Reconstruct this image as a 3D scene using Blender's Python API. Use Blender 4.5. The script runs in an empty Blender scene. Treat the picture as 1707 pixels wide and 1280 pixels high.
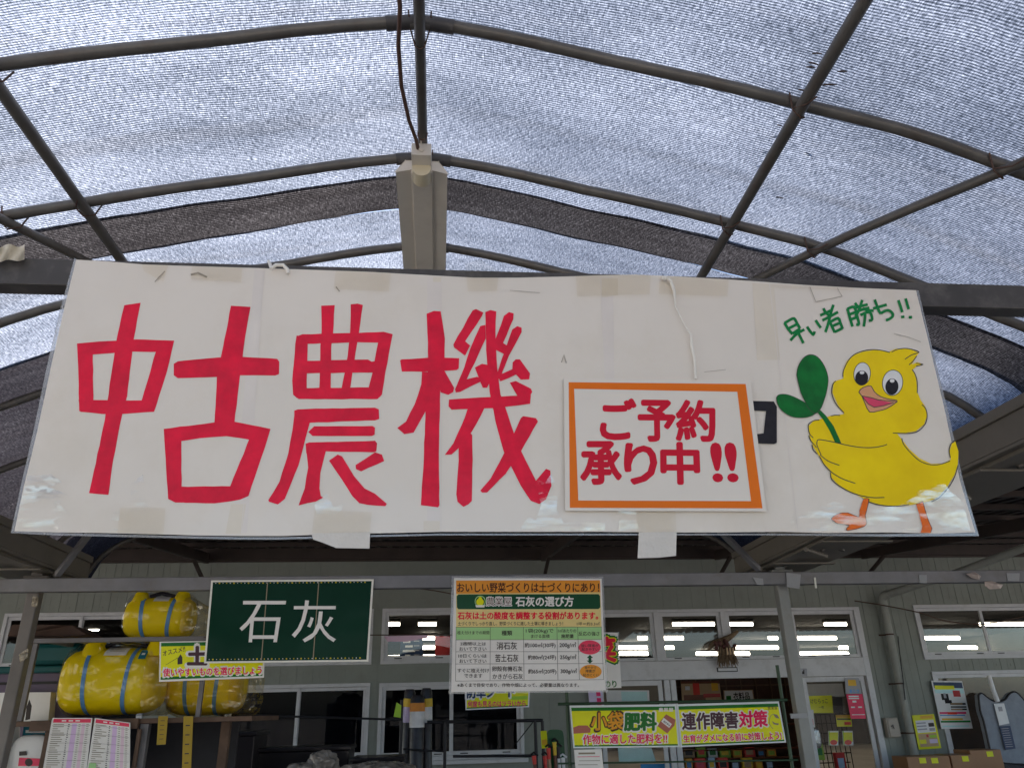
import bpy, math, random
from mathutils import Vector, Matrix, noise as mnoise
from mathutils.geometry import tessellate_polygon
random.seed(7)
scene = bpy.context.scene
COL = scene.collection

# ---------------------------------------------------------------- camera
FPX, CX, CY = 1271.234, 853.5, 640.0
ROWS = ((0.99556, -0.01400, -0.09300), (-0.08822, -0.39535, -0.91428), (-0.02280, 0.91836, -0.39434))
CAMZ = 1.55
def _axes():
    d = Vector((731 - CX, CY - 1189, -FPX)).normalized()
    z = Vector((780 - CX, CY + 2320, -FPX)).normalized()
    x = d.cross(z).normalized()
    return Matrix((x, d, z))
RM = _axes()
cd = bpy.data.cameras.new('camera'); cam = bpy.data.objects.new('camera', cd); COL.objects.link(cam)
cam.matrix_world = Matrix.Translation((0, 0, CAMZ)) @ RM.to_4x4()
cd.sensor_width = 36; cd.lens = FPX / 1707 * 36; cd.clip_start = .02; cd.clip_end = 3000
scene.camera = cam
def P(u, v, Y):
    d = RM @ Vector((u - CX, CY - v, -FPX))
    return Vector((0, 0, CAMZ)) + d * (Y / d.y)

# ---------------------------------------------------------------- light
SUN_DIR = Vector((-.80, .45, .93)).normalized()
w = bpy.data.worlds.new('World'); scene.world = w; w.use_nodes = True
nt = w.node_tree; bg = nt.nodes['Background']
sky = nt.nodes.new('ShaderNodeTexSky'); sky.sky_type = 'NISHITA'; sky.sun_disc = False
sky.sun_elevation = math.asin(SUN_DIR.z); sky.sun_rotation = math.atan2(SUN_DIR.x, SUN_DIR.y)
sky.air_density = 1.0; sky.dust_density = 2.0; sky.ozone_density = 1.5
nt.links.new(sky.outputs[0], bg.inputs[0]); bg.inputs[1].default_value = .13
ld = bpy.data.lights.new('sun', 'SUN'); ld.energy = 4.2; ld.angle = math.radians(.5); ld.color = (1, .95, .87)
sun = bpy.data.objects.new('sun', ld); COL.objects.link(sun)
sun.rotation_euler = (-SUN_DIR).to_track_quat('-Z', 'Y').to_euler()
scene.view_settings.view_transform = 'Standard'; scene.view_settings.look = 'None'
scene.view_settings.exposure = 1.38; scene.view_settings.gamma = 1
scene.render.film_transparent = False
try:
    scene.cycles.max_bounces = 10; scene.cycles.transparent_max_bounces = 12; scene.cycles.use_denoising = True
    scene.cycles.sample_clamp_indirect = 6
except Exception: pass

# ---------------------------------------------------------------- materials
def lin(c):
    c /= 255
    return c / 12.92 if c <= .04045 else ((c + .055) / 1.055) ** 2.4
def S(r, g, b, f=1.0): return tuple(min(.9, lin(x) / f) for x in (r, g, b)) + (1,)
def K(r, g, b): return S(r, g, b, .62)
def nd(t, kind, **kw):
    n = t.nodes.new(kind)
    for k, v in kw.items(): setattr(n, k, v)
    return n
def noise(t, vec, scale, detail=3, rough=.5):
    n = nd(t, 'ShaderNodeTexNoise'); n.inputs['Scale'].default_value = scale
    n.inputs['Detail'].default_value = detail; n.inputs['Roughness'].default_value = rough
    t.links.new(vec, n.inputs['Vector']); return n.outputs['Fac']
def ramp(t, fac, stops):
    r = nd(t, 'ShaderNodeValToRGB'); e = r.color_ramp.elements
    while len(e) < len(stops): e.new(.5)
    for q, (p, c) in zip(e, stops): q.position = p; q.color = c if len(c) == 4 else tuple(c) + (1,)
    t.links.new(fac, r.inputs[0]); return r.outputs[0]
def mix(t, fac, a, b, mode='MIX'):
    m = nd(t, 'ShaderNodeMix', data_type='RGBA', blend_type=mode)
    for s, v in ((m.inputs[0], fac), (m.inputs[6], a), (m.inputs[7], b)):
        if hasattr(v, 'links') or isinstance(v, bpy.types.NodeSocket): t.links.new(v, s)
        else: s.default_value = v
    return m.outputs[2]
def mth(t, op, a, b=0.0):
    m = nd(t, 'ShaderNodeMath', operation=op)
    for s, v in ((m.inputs[0], a), (m.inputs[1], b)):
        if isinstance(v, bpy.types.NodeSocket): t.links.new(v, s)
        else: s.default_value = v
    return m.outputs[0]
def pm(name, col, rough=.5, metal=0, coat=0, crough=.08, var=.12, vs=9, bump=0, bs=30, cbump=0, cbs=7, dirt=None, dirt_amt=.35, ds=5, emit=None, es=0, spec=None):
    m = bpy.data.materials.new(name); m.use_nodes = True; t = m.node_tree; b = t.nodes['Principled BSDF']
    tc = nd(t, 'ShaderNodeTexCoord').outputs['Object']
    c = col if len(col) == 4 else tuple(col) + (1,)
    if var:
        f = noise(t, tc, vs, 4, .6)
        lo = tuple(x * (1 - var) for x in c[:3]) + (1,); hi = tuple(min(.95, x * (1 + var)) for x in c[:3]) + (1,)
        out = ramp(t, f, [(.3, lo), (.7, hi)])
        if dirt:
            g = ramp(t, noise(t, tc, ds, 6, .7), [(.5, (0, 0, 0)), (.75, (dirt_amt,) * 3)])
            out = mix(t, g, out, dirt if len(dirt) == 4 else tuple(dirt) + (1,))
        t.links.new(out, b.inputs['Base Color'])
    else: b.inputs['Base Color'].default_value = c
    if spec is None: spec = .2 if ('marker' in name or 'print' in name or name.startswith('ink_')) else .5
    b.inputs['Specular IOR Level'].default_value = spec
    b.inputs['Roughness'].default_value = rough; b.inputs['Metallic'].default_value = metal
    b.inputs['Coat IOR'].default_value = 1.46; b.inputs['Coat Weight'].default_value = coat; b.inputs['Coat Roughness'].default_value = crough
    if bump:
        bn = nd(t, 'ShaderNodeBump'); bn.inputs['Strength'].default_value = bump; bn.inputs['Distance'].default_value = .01
        t.links.new(noise(t, tc, bs, 4), bn.inputs['Height']); t.links.new(bn.outputs[0], b.inputs['Normal'])
    if coat and cbump:
        bn = nd(t, 'ShaderNodeBump'); bn.inputs['Strength'].default_value = cbump; bn.inputs['Distance'].default_value = .02
        mp = nd(t, 'ShaderNodeMapping'); mp.inputs['Scale'].default_value = (1, 1, .55); t.links.new(tc, mp.inputs[0])
        h = mth(t, 'ADD', noise(t, mp.outputs[0], cbs, 2), mth(t, 'MULTIPLY', noise(t, mp.outputs[0], cbs * 6, 3), .12))
        t.links.new(h, bn.inputs['Height']); t.links.new(bn.outputs[0], b.inputs['Coat Normal'])
    if emit:
        b.inputs['Emission Color'].default_value = emit; b.inputs['Emission Strength'].default_value = es
    return m
def film_mat(name, tint=(1, 1, 1), gloss=.22, rough=.12, bump=.5, bs=25, haze=.08, crease=0):
    m = bpy.data.materials.new(name); m.use_nodes = True; t = m.node_tree
    t.nodes.remove(t.nodes['Principled BSDF']); out = t.nodes['Material Output']
    tr = nd(t, 'ShaderNodeBsdfTransparent'); tr.inputs[0].default_value = tuple(tint) + (1,)
    gl = nd(t, 'ShaderNodeBsdfGlossy'); gl.inputs['Roughness'].default_value = rough
    df = nd(t, 'ShaderNodeBsdfDiffuse'); df.inputs[0].default_value = (.8, .8, .8, 1)
    tc = nd(t, 'ShaderNodeTexCoord').outputs['Object']
    if bump:
        bn = nd(t, 'ShaderNodeBump'); bn.inputs['Strength'].default_value = bump; bn.inputs['Distance'].default_value = .03
        t.links.new(noise(t, tc, bs, 3), bn.inputs['Height']); t.links.new(bn.outputs[0], gl.inputs['Normal'])
    if crease:
        v = nd(t, 'ShaderNodeTexVoronoi', feature='F1'); v.inputs['Scale'].default_value = crease
        mp = nd(t, 'ShaderNodeMapping'); mp.inputs['Scale'].default_value = (.6, 1, 1.2); mp.inputs['Rotation'].default_value = (.3, .6, .5)
        t.links.new(tc, mp.inputs[0]); t.links.new(mp.outputs[0], v.inputs['Vector']); t.links.new(v.outputs['Distance'], bn.inputs['Height']); bn.inputs['Distance'].default_value = .06
    lw = nd(t, 'ShaderNodeFresnel'); lw.inputs[0].default_value = 1.5
    f = mth(t, 'MULTIPLY', lw.outputs[0], gloss / .04); f = mth(t, 'MINIMUM', f, .22 if crease else .85)
    a = nd(t, 'ShaderNodeMixShader'); a.inputs[0].default_value = haze
    t.links.new(tr.outputs[0], a.inputs[1]); t.links.new(df.outputs[0], a.inputs[2])
    s = nd(t, 'ShaderNodeMixShader'); t.links.new(f, s.inputs[0]); t.links.new(a.outputs[0], s.inputs[1]); t.links.new(gl.outputs[0], s.inputs[2])
    t.links.new(s.outputs[0], out.inputs[0]); return m
def net_mat(name, stops, streak=5, diffuse=.25):
    m = bpy.data.materials.new(name); m.use_nodes = True; t = m.node_tree
    t.nodes.remove(t.nodes['Principled BSDF']); out = t.nodes['Material Output']
    uv = nd(t, 'ShaderNodeUVMap').outputs[0]
    def sc(a, b):
        mp = nd(t, 'ShaderNodeMapping'); mp.inputs['Scale'].default_value = (a, b, 1); t.links.new(uv, mp.inputs[0]); return mp.outputs[0]
    rows = noise(t, sc(95, 320), 1, 2, .6)
    thr = noise(t, sc(320, 40), 1, 2, .6)
    big = noise(t, sc(.55 if streak < 9 else 1.5, streak), 1, 5, .65)
    blot = noise(t, sc(2.1, 2.6), 1, 5, .65)
    wr = mth(t, 'ABSOLUTE', mth(t, 'SUBTRACT', noise(t, sc(1.1, 4.5), 1, 4, .55), .5))
    sep = nd(t, 'ShaderNodeSeparateXYZ'); t.links.new(uv, sep.inputs[0])
    ph = mth(t, 'ADD', mth(t, 'MULTIPLY', sep.outputs[1], 2 * math.pi / .0072), mth(t, 'MULTIPLY', noise(t, sc(2.2, 2.2), 1, 3), 40))
    wave = mth(t, 'ADD', mth(t, 'MULTIPLY', mth(t, 'SINE', ph), .5), .5)
    f = mth(t, 'ADD', mth(t, 'MULTIPLY', rows, .70), mth(t, 'MULTIPLY', thr, .62))
    f = mth(t, 'ADD', f, mth(t, 'MULTIPLY', wave, .30))
    f = mth(t, 'ADD', f, mth(t, 'MULTIPLY', big, .22))
    f = mth(t, 'ADD', f, mth(t, 'SUBTRACT', mth(t, 'MULTIPLY', blot, .24), mth(t, 'MULTIPLY', wr, .22)))
    f = mth(t, 'SUBTRACT', f, .50)
    col = ramp(t, f, stops)
    st = ramp(t, noise(t, sc(.25, 9), 1, 3), [(.56, (0, 0, 0)), (.74, (.30,) * 3)])
    col = mix(t, st, col, (.62, .52, .40, 1), 'MULTIPLY')
    tl = nd(t, 'ShaderNodeBsdfTranslucent'); t.links.new(col, tl.inputs[0])
    df = nd(t, 'ShaderNodeBsdfDiffuse'); t.links.new(mix(t, 1.0, col, (.5, .5, .5, 1), 'MULTIPLY'), df.inputs[0])
    s = nd(t, 'ShaderNodeMixShader'); s.inputs[0].default_value = diffuse
    t.links.new(tl.outputs[0], s.inputs[1]); t.links.new(df.outputs[0], s.inputs[2])
    t.links.new(s.outputs[0], out.inputs[0]); return m

# ---------------------------------------------------------------- mesh builder
class MB:
    def __init__(s): s.v, s.f, s.m, s.sm, s.uv = [], [], [], [], None
    def add(s, vs, fs, mi=0, smooth=False):
        o = len(s.v); s.v += [Vector(v) for v in vs]
        for f in fs: s.f.append(tuple(i + o for i in f)); s.m.append(mi); s.sm.append(smooth)
    def box(s, x0, x1, y0, y1, z0, z1, mi=0):
        s.add([(x0, y0, z0), (x1, y0, z0), (x1, y1, z0), (x0, y1, z0), (x0, y0, z1), (x1, y0, z1), (x1, y1, z1), (x0, y1, z1)],
              [(0, 3, 2, 1), (4, 5, 6, 7), (0, 1, 5, 4), (1, 2, 6, 5), (2, 3, 7, 6), (3, 0, 4, 7)], mi); return s
    def bar(s, a, b, w_, h, mi=0, up=Vector((0, 0, 1))):
        a, b = Vector(a), Vector(b); d = (b - a).normalized()
        if abs(d.dot(up)) > .95: up = Vector((0, 1, 0))
        x = d.cross(up).normalized() * w_ / 2; z = x.cross(d).normalized() * h / 2
        vs = [p + i * x + j * z for p in (a, b) for i, j in ((-1, -1), (1, -1), (1, 1), (-1, 1))]
        s.add(vs, [(0, 1, 2, 3), (7, 6, 5, 4), (0, 4, 5, 1), (1, 5, 6, 2), (2, 6, 7, 3), (3, 7, 4, 0)], mi); return s
    def tube(s, pts, r, n=10, mi=0):
        pts = [Vector(p) for p in pts]; rs = r if isinstance(r, (list, tuple)) else [r] * len(pts)
        ref = None; rings = []
        for i, p in enumerate(pts):
            d = (pts[min(i + 1, len(pts) - 1)] - pts[max(i - 1, 0)]).normalized()
            if ref is None: ref = Vector((0, 0, 1)) if abs(d.z) < .9 else Vector((1, 0, 0))
            x = (ref - d * ref.dot(d)).normalized(); ref = x; y = d.cross(x)
            rings.append([p + rs[i] * (x * math.cos(2 * math.pi * k / n) + y * math.sin(2 * math.pi * k / n)) for k in range(n)])
        vs = [q for R in rings for q in R]; fs = []
        for i in range(len(pts) - 1):
            for k in range(n): fs.append((i * n + k, i * n + (k + 1) % n, (i + 1) * n + (k + 1) % n, (i + 1) * n + k))
        s.add(vs, fs, mi, True)
        s.add(rings[0][::-1], [tuple(range(n))], mi); s.add(rings[-1], [tuple(range(n))], mi); return s
    def poly(s, pts, mi=0):
        pts = [Vector(p) for p in pts]
        tr = tessellate_polygon([pts])
        n = Vector((0, 0, 0))
        for i in range(len(pts)): n += pts[i].cross(pts[(i + 1) % len(pts)])
        out = []
        for a, b, c in tr:
            q = (pts[b] - pts[a]).cross(pts[c] - pts[a])
            out.append((a, b, c) if q.y < 0 else (a, c, b))
        s.add(pts, out, mi); return s
    def slab(s, pts, th, mi=0):
        pts = [Vector(p) for p in pts]; k = len(pts); o = Vector((0, th, 0))
        s.poly(pts, mi); s.add([p + o for p in pts], [tuple(x) for x in tessellate_polygon([[p + o for p in pts]])], mi)
        vs = pts + [p + o for p in pts]
        s.add(vs, [(i, (i + 1) % k, (i + 1) % k + k, i + k) for i in range(k)], mi); return s
    def disc(s, c, r, n=20, mi=0, th=.0): return s.poly([c + Vector((r * math.cos(2 * math.pi * k / n), 0, r * math.sin(2 * math.pi * k / n))) for k in range(n)], mi)
    def blob(s, c, rx, ry, rz, n=16, m=10, mi=0, jit=0, seed=0, pw=1.0):
        rnd = random.Random(seed); vs = []; fs = []
        sg = lambda x: (1 if x >= 0 else -1) * abs(x) ** pw
        for i in range(m + 1):
            a = math.pi * i / m - math.pi / 2
            for k in range(n):
                b = 2 * math.pi * k / n; j = 1 + rnd.uniform(-jit, jit)
                vs.append((c[0] + rx * j * sg(math.cos(a)) * sg(math.cos(b)), c[1] + ry * j * sg(math.cos(a)) * sg(math.sin(b)), c[2] + rz * j * sg(math.sin(a))))
        for i in range(m):
            for k in range(n): fs.append((i * n + k, i * n + (k + 1) % n, (i + 1) * n + (k + 1) % n, (i + 1) * n + k))
        s.add(vs, fs, mi, True); return s
    def lathe_x(s, c, prof, n=28, mi=0, pw=.85, flat=None):
        vs = []; fs = []; sg = lambda x: (1 if x >= 0 else -1) * abs(x) ** pw
        for x, r in prof:
            for k in range(n):
                b = 2 * math.pi * k / n; z = r * sg(math.sin(b))
                if flat is not None: z = max(z, flat)
                vs.append((c[0] + x, c[1] + r * sg(math.cos(b)), c[2] + z))
        for i in range(len(prof) - 1):
            for k in range(n): fs.append((i * n + k, i * n + (k + 1) % n, (i + 1) * n + (k + 1) % n, (i + 1) * n + k))
        s.add(vs, fs, mi, True); s.add(vs[:n], [tuple(range(n))], mi); s.add(vs[-n:], [tuple(range(n))[::-1]], mi); return s
    def build(s, name, mats, parent=None, bevel=0, loc=None, sub=0):
        root = parent
        while root is not None and root.parent is not None: root = root.parent
        if root is not None: L = Vector(root['_l'])
        else:
            if loc is None:
                n = len(s.v); lo = [min(v[i] for v in s.v) for i in range(3)]; hi = [max(v[i] for v in s.v) for i in range(3)]
                loc = ((lo[0] + hi[0]) / 2, (lo[1] + hi[1]) / 2, lo[2])
            L = Vector(loc)
        me = bpy.data.meshes.new(name); me.from_pydata([tuple(v - L) for v in s.v], [], s.f)
        for m in (mats if isinstance(mats, (list, tuple)) else [mats]): me.materials.append(m)
        me.polygons.foreach_set('material_index', s.m); me.polygons.foreach_set('use_smooth', s.sm)
        if s.uv:
            ul = me.uv_layers.new(name='UVMap')
            for lp in me.loops: ul.data[lp.index].uv = s.uv[lp.vertex_index]
        me.update()
        o = bpy.data.objects.new(name, me); COL.objects.link(o)
        if parent is not None: o.parent = parent
        else: o.location = L; o['_l'] = tuple(L)
        if bevel:
            b = o.modifiers.new('bevel', 'BEVEL'); b.width = bevel; b.segments = 2; b.limit_method = 'ANGLE'
        if sub:
            b = o.modifiers.new('sub', 'SUBSURF'); b.levels = sub; b.render_levels = sub
        return o
def tag(o, label, cat, group=None, kind=None):
    if label: o['label'] = label; o['category'] = cat
    if group: o['group'] = group
    if kind: o['kind'] = kind
    return o
def thing(name, label, cat, loc, group=None):
    o = bpy.data.objects.new(name, None); COL.objects.link(o); o.location = loc; o['_l'] = tuple(loc); o.empty_display_size = .1
    return tag(o, label, cat, group)
def copy_thing(root, loc, label, group=None):
    def cp(o, par):
        c = o.copy(); COL.objects.link(c); c.parent = par
        for ch in [x for x in KIDS.get(o.name, [])]: cp(ch, c)
        return c
    KIDS = {}
    for o in bpy.data.objects:
        if o.parent: KIDS.setdefault(o.parent.name, []).append(o)
    r = cp(root, None); r.location = loc; r['_l'] = tuple(loc); r['label'] = label
    if group: r['group'] = group
    return r

# ---------------------------------------------------------------- flat printed art on a plane y = const
_TXT = {}
def text_mesh(body, off):
    k = (body, off)
    if k in _TXT: return _TXT[k]
    c = bpy.data.curves.new('lettering', 'FONT'); c.body = body; c.fill_mode = 'FRONT'; c.offset = off; c.resolution_u = 3
    o = bpy.data.objects.new('lettering', c); COL.objects.link(o); bpy.context.view_layer.update()
    dg = bpy.context.evaluated_depsgraph_get(); me = bpy.data.meshes.new_from_object(o.evaluated_get(dg))
    vs = [(v.co.x, v.co.y) for v in me.vertices]; fs = [tuple(p.vertices) for p in me.polygons]
    bpy.data.objects.remove(o); bpy.data.curves.remove(c); bpy.data.meshes.remove(me)
    x0, x1 = min(v[0] for v in vs), max(v[0] for v in vs); y0, y1 = min(v[1] for v in vs), max(v[1] for v in vs)
    r = ([((x - x0) / (x1 - x0), (y - y0) / max(1e-6, y1 - y0)) for x, y in vs], fs); _TXT[k] = r
    return r
class Art:
    def __init__(s, Y): s.Y = Y; s.d = .0003; s.parts = {}; s.step = .00001 * max(1, Y)
    def mb(s, part, mat):
        q = s.parts.setdefault(part, [MB(), []])
        if mat not in q[1]: q[1].append(mat)
        return q[0], q[1].index(mat)
    def yy(s): s.d += s.step; return s.Y - s.d
    def poly(s, part, mat, pts):
        b, i = s.mb(part, mat); y = s.yy(); b.poly([P(u, v, y) for u, v in pts], i)
    def rect(s, part, mat, quad): s.poly(part, mat, quad)
    def sub(s, quad, a, b, c, d):
        def at(x, y):
            (x0, y0), (x1, y1), (x2, y2), (x3, y3) = quad
            tx = x0 + (x1 - x0) * x, y0 + (y1 - y0) * x; bx = x3 + (x2 - x3) * x, y3 + (y2 - y3) * x
            return (tx[0] + (bx[0] - tx[0]) * y, tx[1] + (bx[1] - tx[1]) * y)
        return [at(a, b), at(c, b), at(c, d), at(a, d)]
    def text(s, part, mat, body, quad, off=.02):
        b, i = s.mb(part, mat); y = s.yy(); vs, fs = text_mesh(body, 0)
        (x0, y0), (x1, y1), (x2, y2), (x3, y3) = quad
        r = off * (y3 - y0) * .95; sh = [(0, 0)] if off < .004 else [(r * math.cos(k * math.pi / 4), r * math.sin(k * math.pi / 4)) for k in range(8)]
        if off > .045: sh += [(.5 * a, .5 * c) for a, c in sh]
        for q, (ox, oy) in enumerate(sh):
            out = []
            for u, v in vs:
                v = 1 - v
                tx = (x0 + (x1 - x0) * u, y0 + (y1 - y0) * u); bx = (x3 + (x2 - x3) * u, y3 + (y2 - y3) * u)
                out.append(P(tx[0] + (bx[0] - tx[0]) * v + ox, tx[1] + (bx[1] - tx[1]) * v + oy, y - q * s.step / 9))
            b.add(out, fs, i)
        if off > .045: s.d += s.step
    def stroke(s, part, mat, pts, wd, taper=False):
        b, i = s.mb(part, mat); y = s.yy(); n = len(pts); L = []; R = []
        for k, (px, py) in enumerate(pts):
            ax, ay = pts[max(k - 1, 0)]; bx, by = pts[min(k + 1, n - 1)]
            dx, dy = bx - ax, by - ay; l = math.hypot(dx, dy) or 1; h = wd / 2
            if taper: h *= .35 + .65 * math.sin(math.pi * (k + .35) / (n - .3))
            if 0 < k < n - 1:
                ux, uy = px - ax, py - ay; ll = math.hypot(ux, uy) or 1; cs = max(.5, (ux * dx + uy * dy) / ll / l); h /= cs
            L.append((px - dy / l * h, py + dx / l * h)); R.append((px + dy / l * h, py - dx / l * h))
        vs = [P(u, v, y) for u, v in L + R]
        b.add(vs, [(k, k + 1, n + k + 1, n + k) for k in range(n - 1)], i)
    def ell(s, part, mat, c, rx, ry, ang=0, n=24):
        ca, sa = math.cos(ang), math.sin(ang)
        s.poly(part, mat, [(c[0] + rx * math.cos(a) * ca - ry * math.sin(a) * sa, c[1] + rx * math.cos(a) * sa + ry * math.sin(a) * ca) for a in [2 * math.pi * k / n for k in range(n)]])
    def done(s, parent):
        for nme, (b, ms) in s.parts.items(): b.build(nme.split('#')[0], ms, parent)
def smooth(pts, k=4):
    out = []; n = len(pts)
    for i in range(n - 1):
        p0, p1, p2, p3 = pts[max(i - 1, 0)], pts[i], pts[i + 1], pts[min(i + 2, n - 1)]
        for j in range(k):
            t = j / k
            out.append(tuple(.5 * (2 * p1[d] + (p2[d] - p0[d]) * t + (2 * p0[d] - 5 * p1[d] + 4 * p2[d] - p3[d]) * t * t + (3 * p1[d] - p0[d] - 3 * p2[d] + p3[d]) * t ** 3) for d in (0, 1)))
    return out + [pts[-1]]
def closed(pts, k=4): return smooth(list(pts) + [pts[0]], k)[:-1]

# ---------------------------------------------------------------- shared materials
M = {}
M['pipe'] = pm('galvanised_pipe', (.145, .132, .115), .45, .4, var=.18, vs=14, dirt=(.10, .06, .035), dirt_amt=.5, ds=9)
M['steel'] = pm('painted_steel', (.075, .068, .064), .5, .2, var=.2, vs=8, dirt=(.2, .18, .16), dirt_amt=.5, ds=16)
M['zinc'] = pm('zinc_steel', (.215, .215, .222), .5, .4, var=.15, vs=6, dirt=(.16, .13, .10), dirt_amt=.5)
M['gutter'] = pm('gutter_metal', (.18, .16, .13), .5, .25, var=.12, vs=5, dirt=(.12, .1, .08), dirt_amt=.5)
M['wire'] = pm('rusty_wire', (.09, .05, .035), .7)
M['cable'] = pm('brown_cable', (.11, .055, .035), .6)
M['cream'] = pm('cream_enamel', (.72, .65, .55), .4, var=.05, vs=4, dirt=(.35, .28, .2), dirt_amt=.25)
M['creamsocket'] = pm('cream_socket', (.72, .62, .42), .4, var=.05)  # yellower cream for the socket
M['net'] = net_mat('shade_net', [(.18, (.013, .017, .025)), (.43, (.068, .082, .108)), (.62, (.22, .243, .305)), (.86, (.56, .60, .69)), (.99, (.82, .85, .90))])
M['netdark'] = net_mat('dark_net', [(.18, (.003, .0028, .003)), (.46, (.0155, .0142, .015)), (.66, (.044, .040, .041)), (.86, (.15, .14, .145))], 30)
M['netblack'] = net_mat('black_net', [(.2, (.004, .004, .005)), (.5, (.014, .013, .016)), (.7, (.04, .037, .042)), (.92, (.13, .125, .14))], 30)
M['sheet'] = pm('white_paper', (.78, .712, .622), .5, coat=.6, crough=.05, var=.035, vs=3, bump=.5, bs=4, cbump=.35, cbs=5, dirt=(.62, .53, .40), dirt_amt=.35, ds=4)
M['sheet2'] = pm('white_card', (.77, .708, .625), .5, coat=.4, crough=.1, var=.02, cbump=.15, cbs=4)
M['film'] = film_mat('laminate_film', (.93, .94, .95), .05, .12, 0, 6, .25)
M['tape'] = film_mat('clear_tape', (.982, .967, .935), .015, .12, .2, 40, .0)
M['tapeold'] = film_mat('aged_tape', (.95, .88, .72), .07, .2, .3, 30, .06)
M['red'] = pm('red_marker', (.78, .006, .042), .5, coat=.25, crough=.07, var=.17, vs=22, cbump=.35, cbs=5)
M['dkred'] = pm('crimson_print', (.62, .004, .028), .5, coat=.25, crough=.1, var=.02, cbump=.15, cbs=4)
M['orange'] = pm('orange_print', (.80, .17, .006), .5, coat=.25, crough=.1, var=.03, cbump=.15, cbs=4)
M['blk'] = pm('black_marker', (.016, .014, .018), .5, coat=.3, crough=.07, var=.3, vs=40, cbump=.35, cbs=5)
M['line'] = pm('black_pen', (.03, .025, .02), .5, coat=.4, crough=.07)
M['yel'] = pm('yellow_marker', (.92, .64, .0), .5, coat=.22, crough=.07, var=.10, vs=11, cbump=.35, cbs=5)
M['grn'] = pm('green_marker', (.002, .20, .045), .5, coat=.3, crough=.07, var=.25, vs=25, cbump=.35, cbs=5)
M['lgrn'] = pm('leaf_green_marker', (.001, .145, .022), .5, coat=.3, crough=.07, var=.35, vs=20, cbump=.35, cbs=5)
M['beak'] = pm('peach_marker', (.70, .34, .17), .45, coat=.6, var=.1)
M['pink'] = pm('pink_marker', (.70, .06, .13), .45, coat=.6, var=.1)
M['leg'] = pm('orange_marker', (.85, .16, .015), .5, coat=.35, crough=.07, var=.15, vs=30, cbump=.35, cbs=5)
M['eyew'] = pm('white_paint', (.78, .77, .75), .45, coat=.6)

# ================================================================ setting
b = MB(); b.box(-400, 400, -600, 60, -.3, 0)
M['ground'] = pm('concrete_paving', (.46, .42, .37), .85, var=.15, vs=.6, bump=.2, bs=40)
tag(b.build('ground', M['ground'], loc=(0, 0, 0)), None, None, kind='structure')

b = MB(); b.add([(-400, 3.2, .004), (400, 3.2, .004), (400, 13.0, .004), (-400, 13.0, .004)], [(0, 1, 2, 3)])
tag(b.build('pavement', pm('worn_concrete', (.27, .25, .225), .85, var=.2, vs=2, bump=.3, bs=60), loc=(0, 0, 0)), None, None, kind='structure')
# ================================================================ canopy
RX = -.07
PX = [0, .25, .5, .75, 1, 1.25, 1.5, 1.75, 1.95, 2.05, 2.1]
PZ = [3.15, 3.105, 3.045, 2.99, 2.925, 2.855, 2.745, 2.63, 2.53, 2.42, 2.3]
def prof(x):
    x = abs(x)
    if x >= PX[-1]: return PZ[-1]
    n = len(PX)
    sl = [(PZ[i + 1] - PZ[i]) / (PX[i + 1] - PX[i]) for i in range(n - 1)]
    mm = [sl[0]] + [(sl[i - 1] + sl[i]) / 2 for i in range(1, n - 1)] + [sl[-1]]
    for i in range(n - 1):
        if x <= PX[i + 1]:
            h = PX[i + 1] - PX[i]; t = (x - PX[i]) / h
            return (2 * t ** 3 - 3 * t * t + 1) * PZ[i] + (t ** 3 - 2 * t * t + t) * h * mm[i] + (-2 * t ** 3 + 3 * t * t) * PZ[i + 1] + (t ** 3 - t * t) * h * mm[i + 1]
    return PZ[-1]
ARCHX = [-2.1, -2.085, -2.06, -2.03, -2.0, -1.95, -1.9, -1.8] + [-1.7 + .1 * k for k in range(17)] + [-.06, 0, .06] + [.1 + .1 * k for k in range(17)] + [1.8, 1.9, 1.95, 2.0, 2.03, 2.06, 2.085, 2.1]
YS = [-3.1, -2.6, -2.1, -1.6, -1.1, -.6, -.1, .41, .91, 1.413, 1.923, 2.41, 2.92, 3.42, 3.92, 4.4, 4.92]  # last arch added past the end posts to carry sun-blocking net
def arch_mb(y):
    b = MB(); b.tube([(RX + x, y, prof(x) - (.012 if abs(x) < .03 else 0)) for x in ARCHX], .0155, 10); return b
def net_mb(y0, y1, dz, seed, nx=64, step=.05):
    b = MB(); rnd = random.Random(seed); ny = max(2, int((y1 - y0) / step)); uv = []
    ph = [rnd.uniform(0, 6) for _ in range(6)]; amp = .4 if y1 - y0 < .3 else 1
    for j in range(ny + 1):
        y = y0 + (y1 - y0) * j / ny
        near = min(abs(y - a) for a in YS)
        for i in range(nx + 1):
            x = -2.1 + 4.2 * i / nx
            sag = -.012 * min(1, near / .25) * (1 - .25 * math.cos(x * 3)) + .006 * math.sin(x * 5 + y * 3 + ph[0]) + .004 * math.sin(y * 11 + x * 2 + ph[1])
            e = .006 * math.sin(x * 5 + 1) + .002 * math.sin(x * 23 + 2) if j in (0, ny) else 0
            b.v.append(Vector((RX + x, y + e, prof(x) + dz + .028 + sag))); uv.append((x * 1.08, y))
    for j in range(ny):
        for i in range(nx):
            a = j * (nx + 1) + i; b.f.append((a, a + 1, a + nx + 2, a + nx + 1)); b.m.append(0); b.sm.append(True)
    b.uv = uv; return b
can = thing('shade_canopy', 'arched pipe frame canopy roofed with silvery shade netting over the white banner', 'canopy', (RX, 4.4, 0), 'netting canopies in a row')
for y in YS: arch_mb(y).build('arch_pipe', M['pipe'], can)
b = MB(); b.tube([(RX, -3.1, 3.108), (RX, 4.4, 3.108)], .0145); b.build('ridge_pipe', M['pipe'], can)
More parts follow.
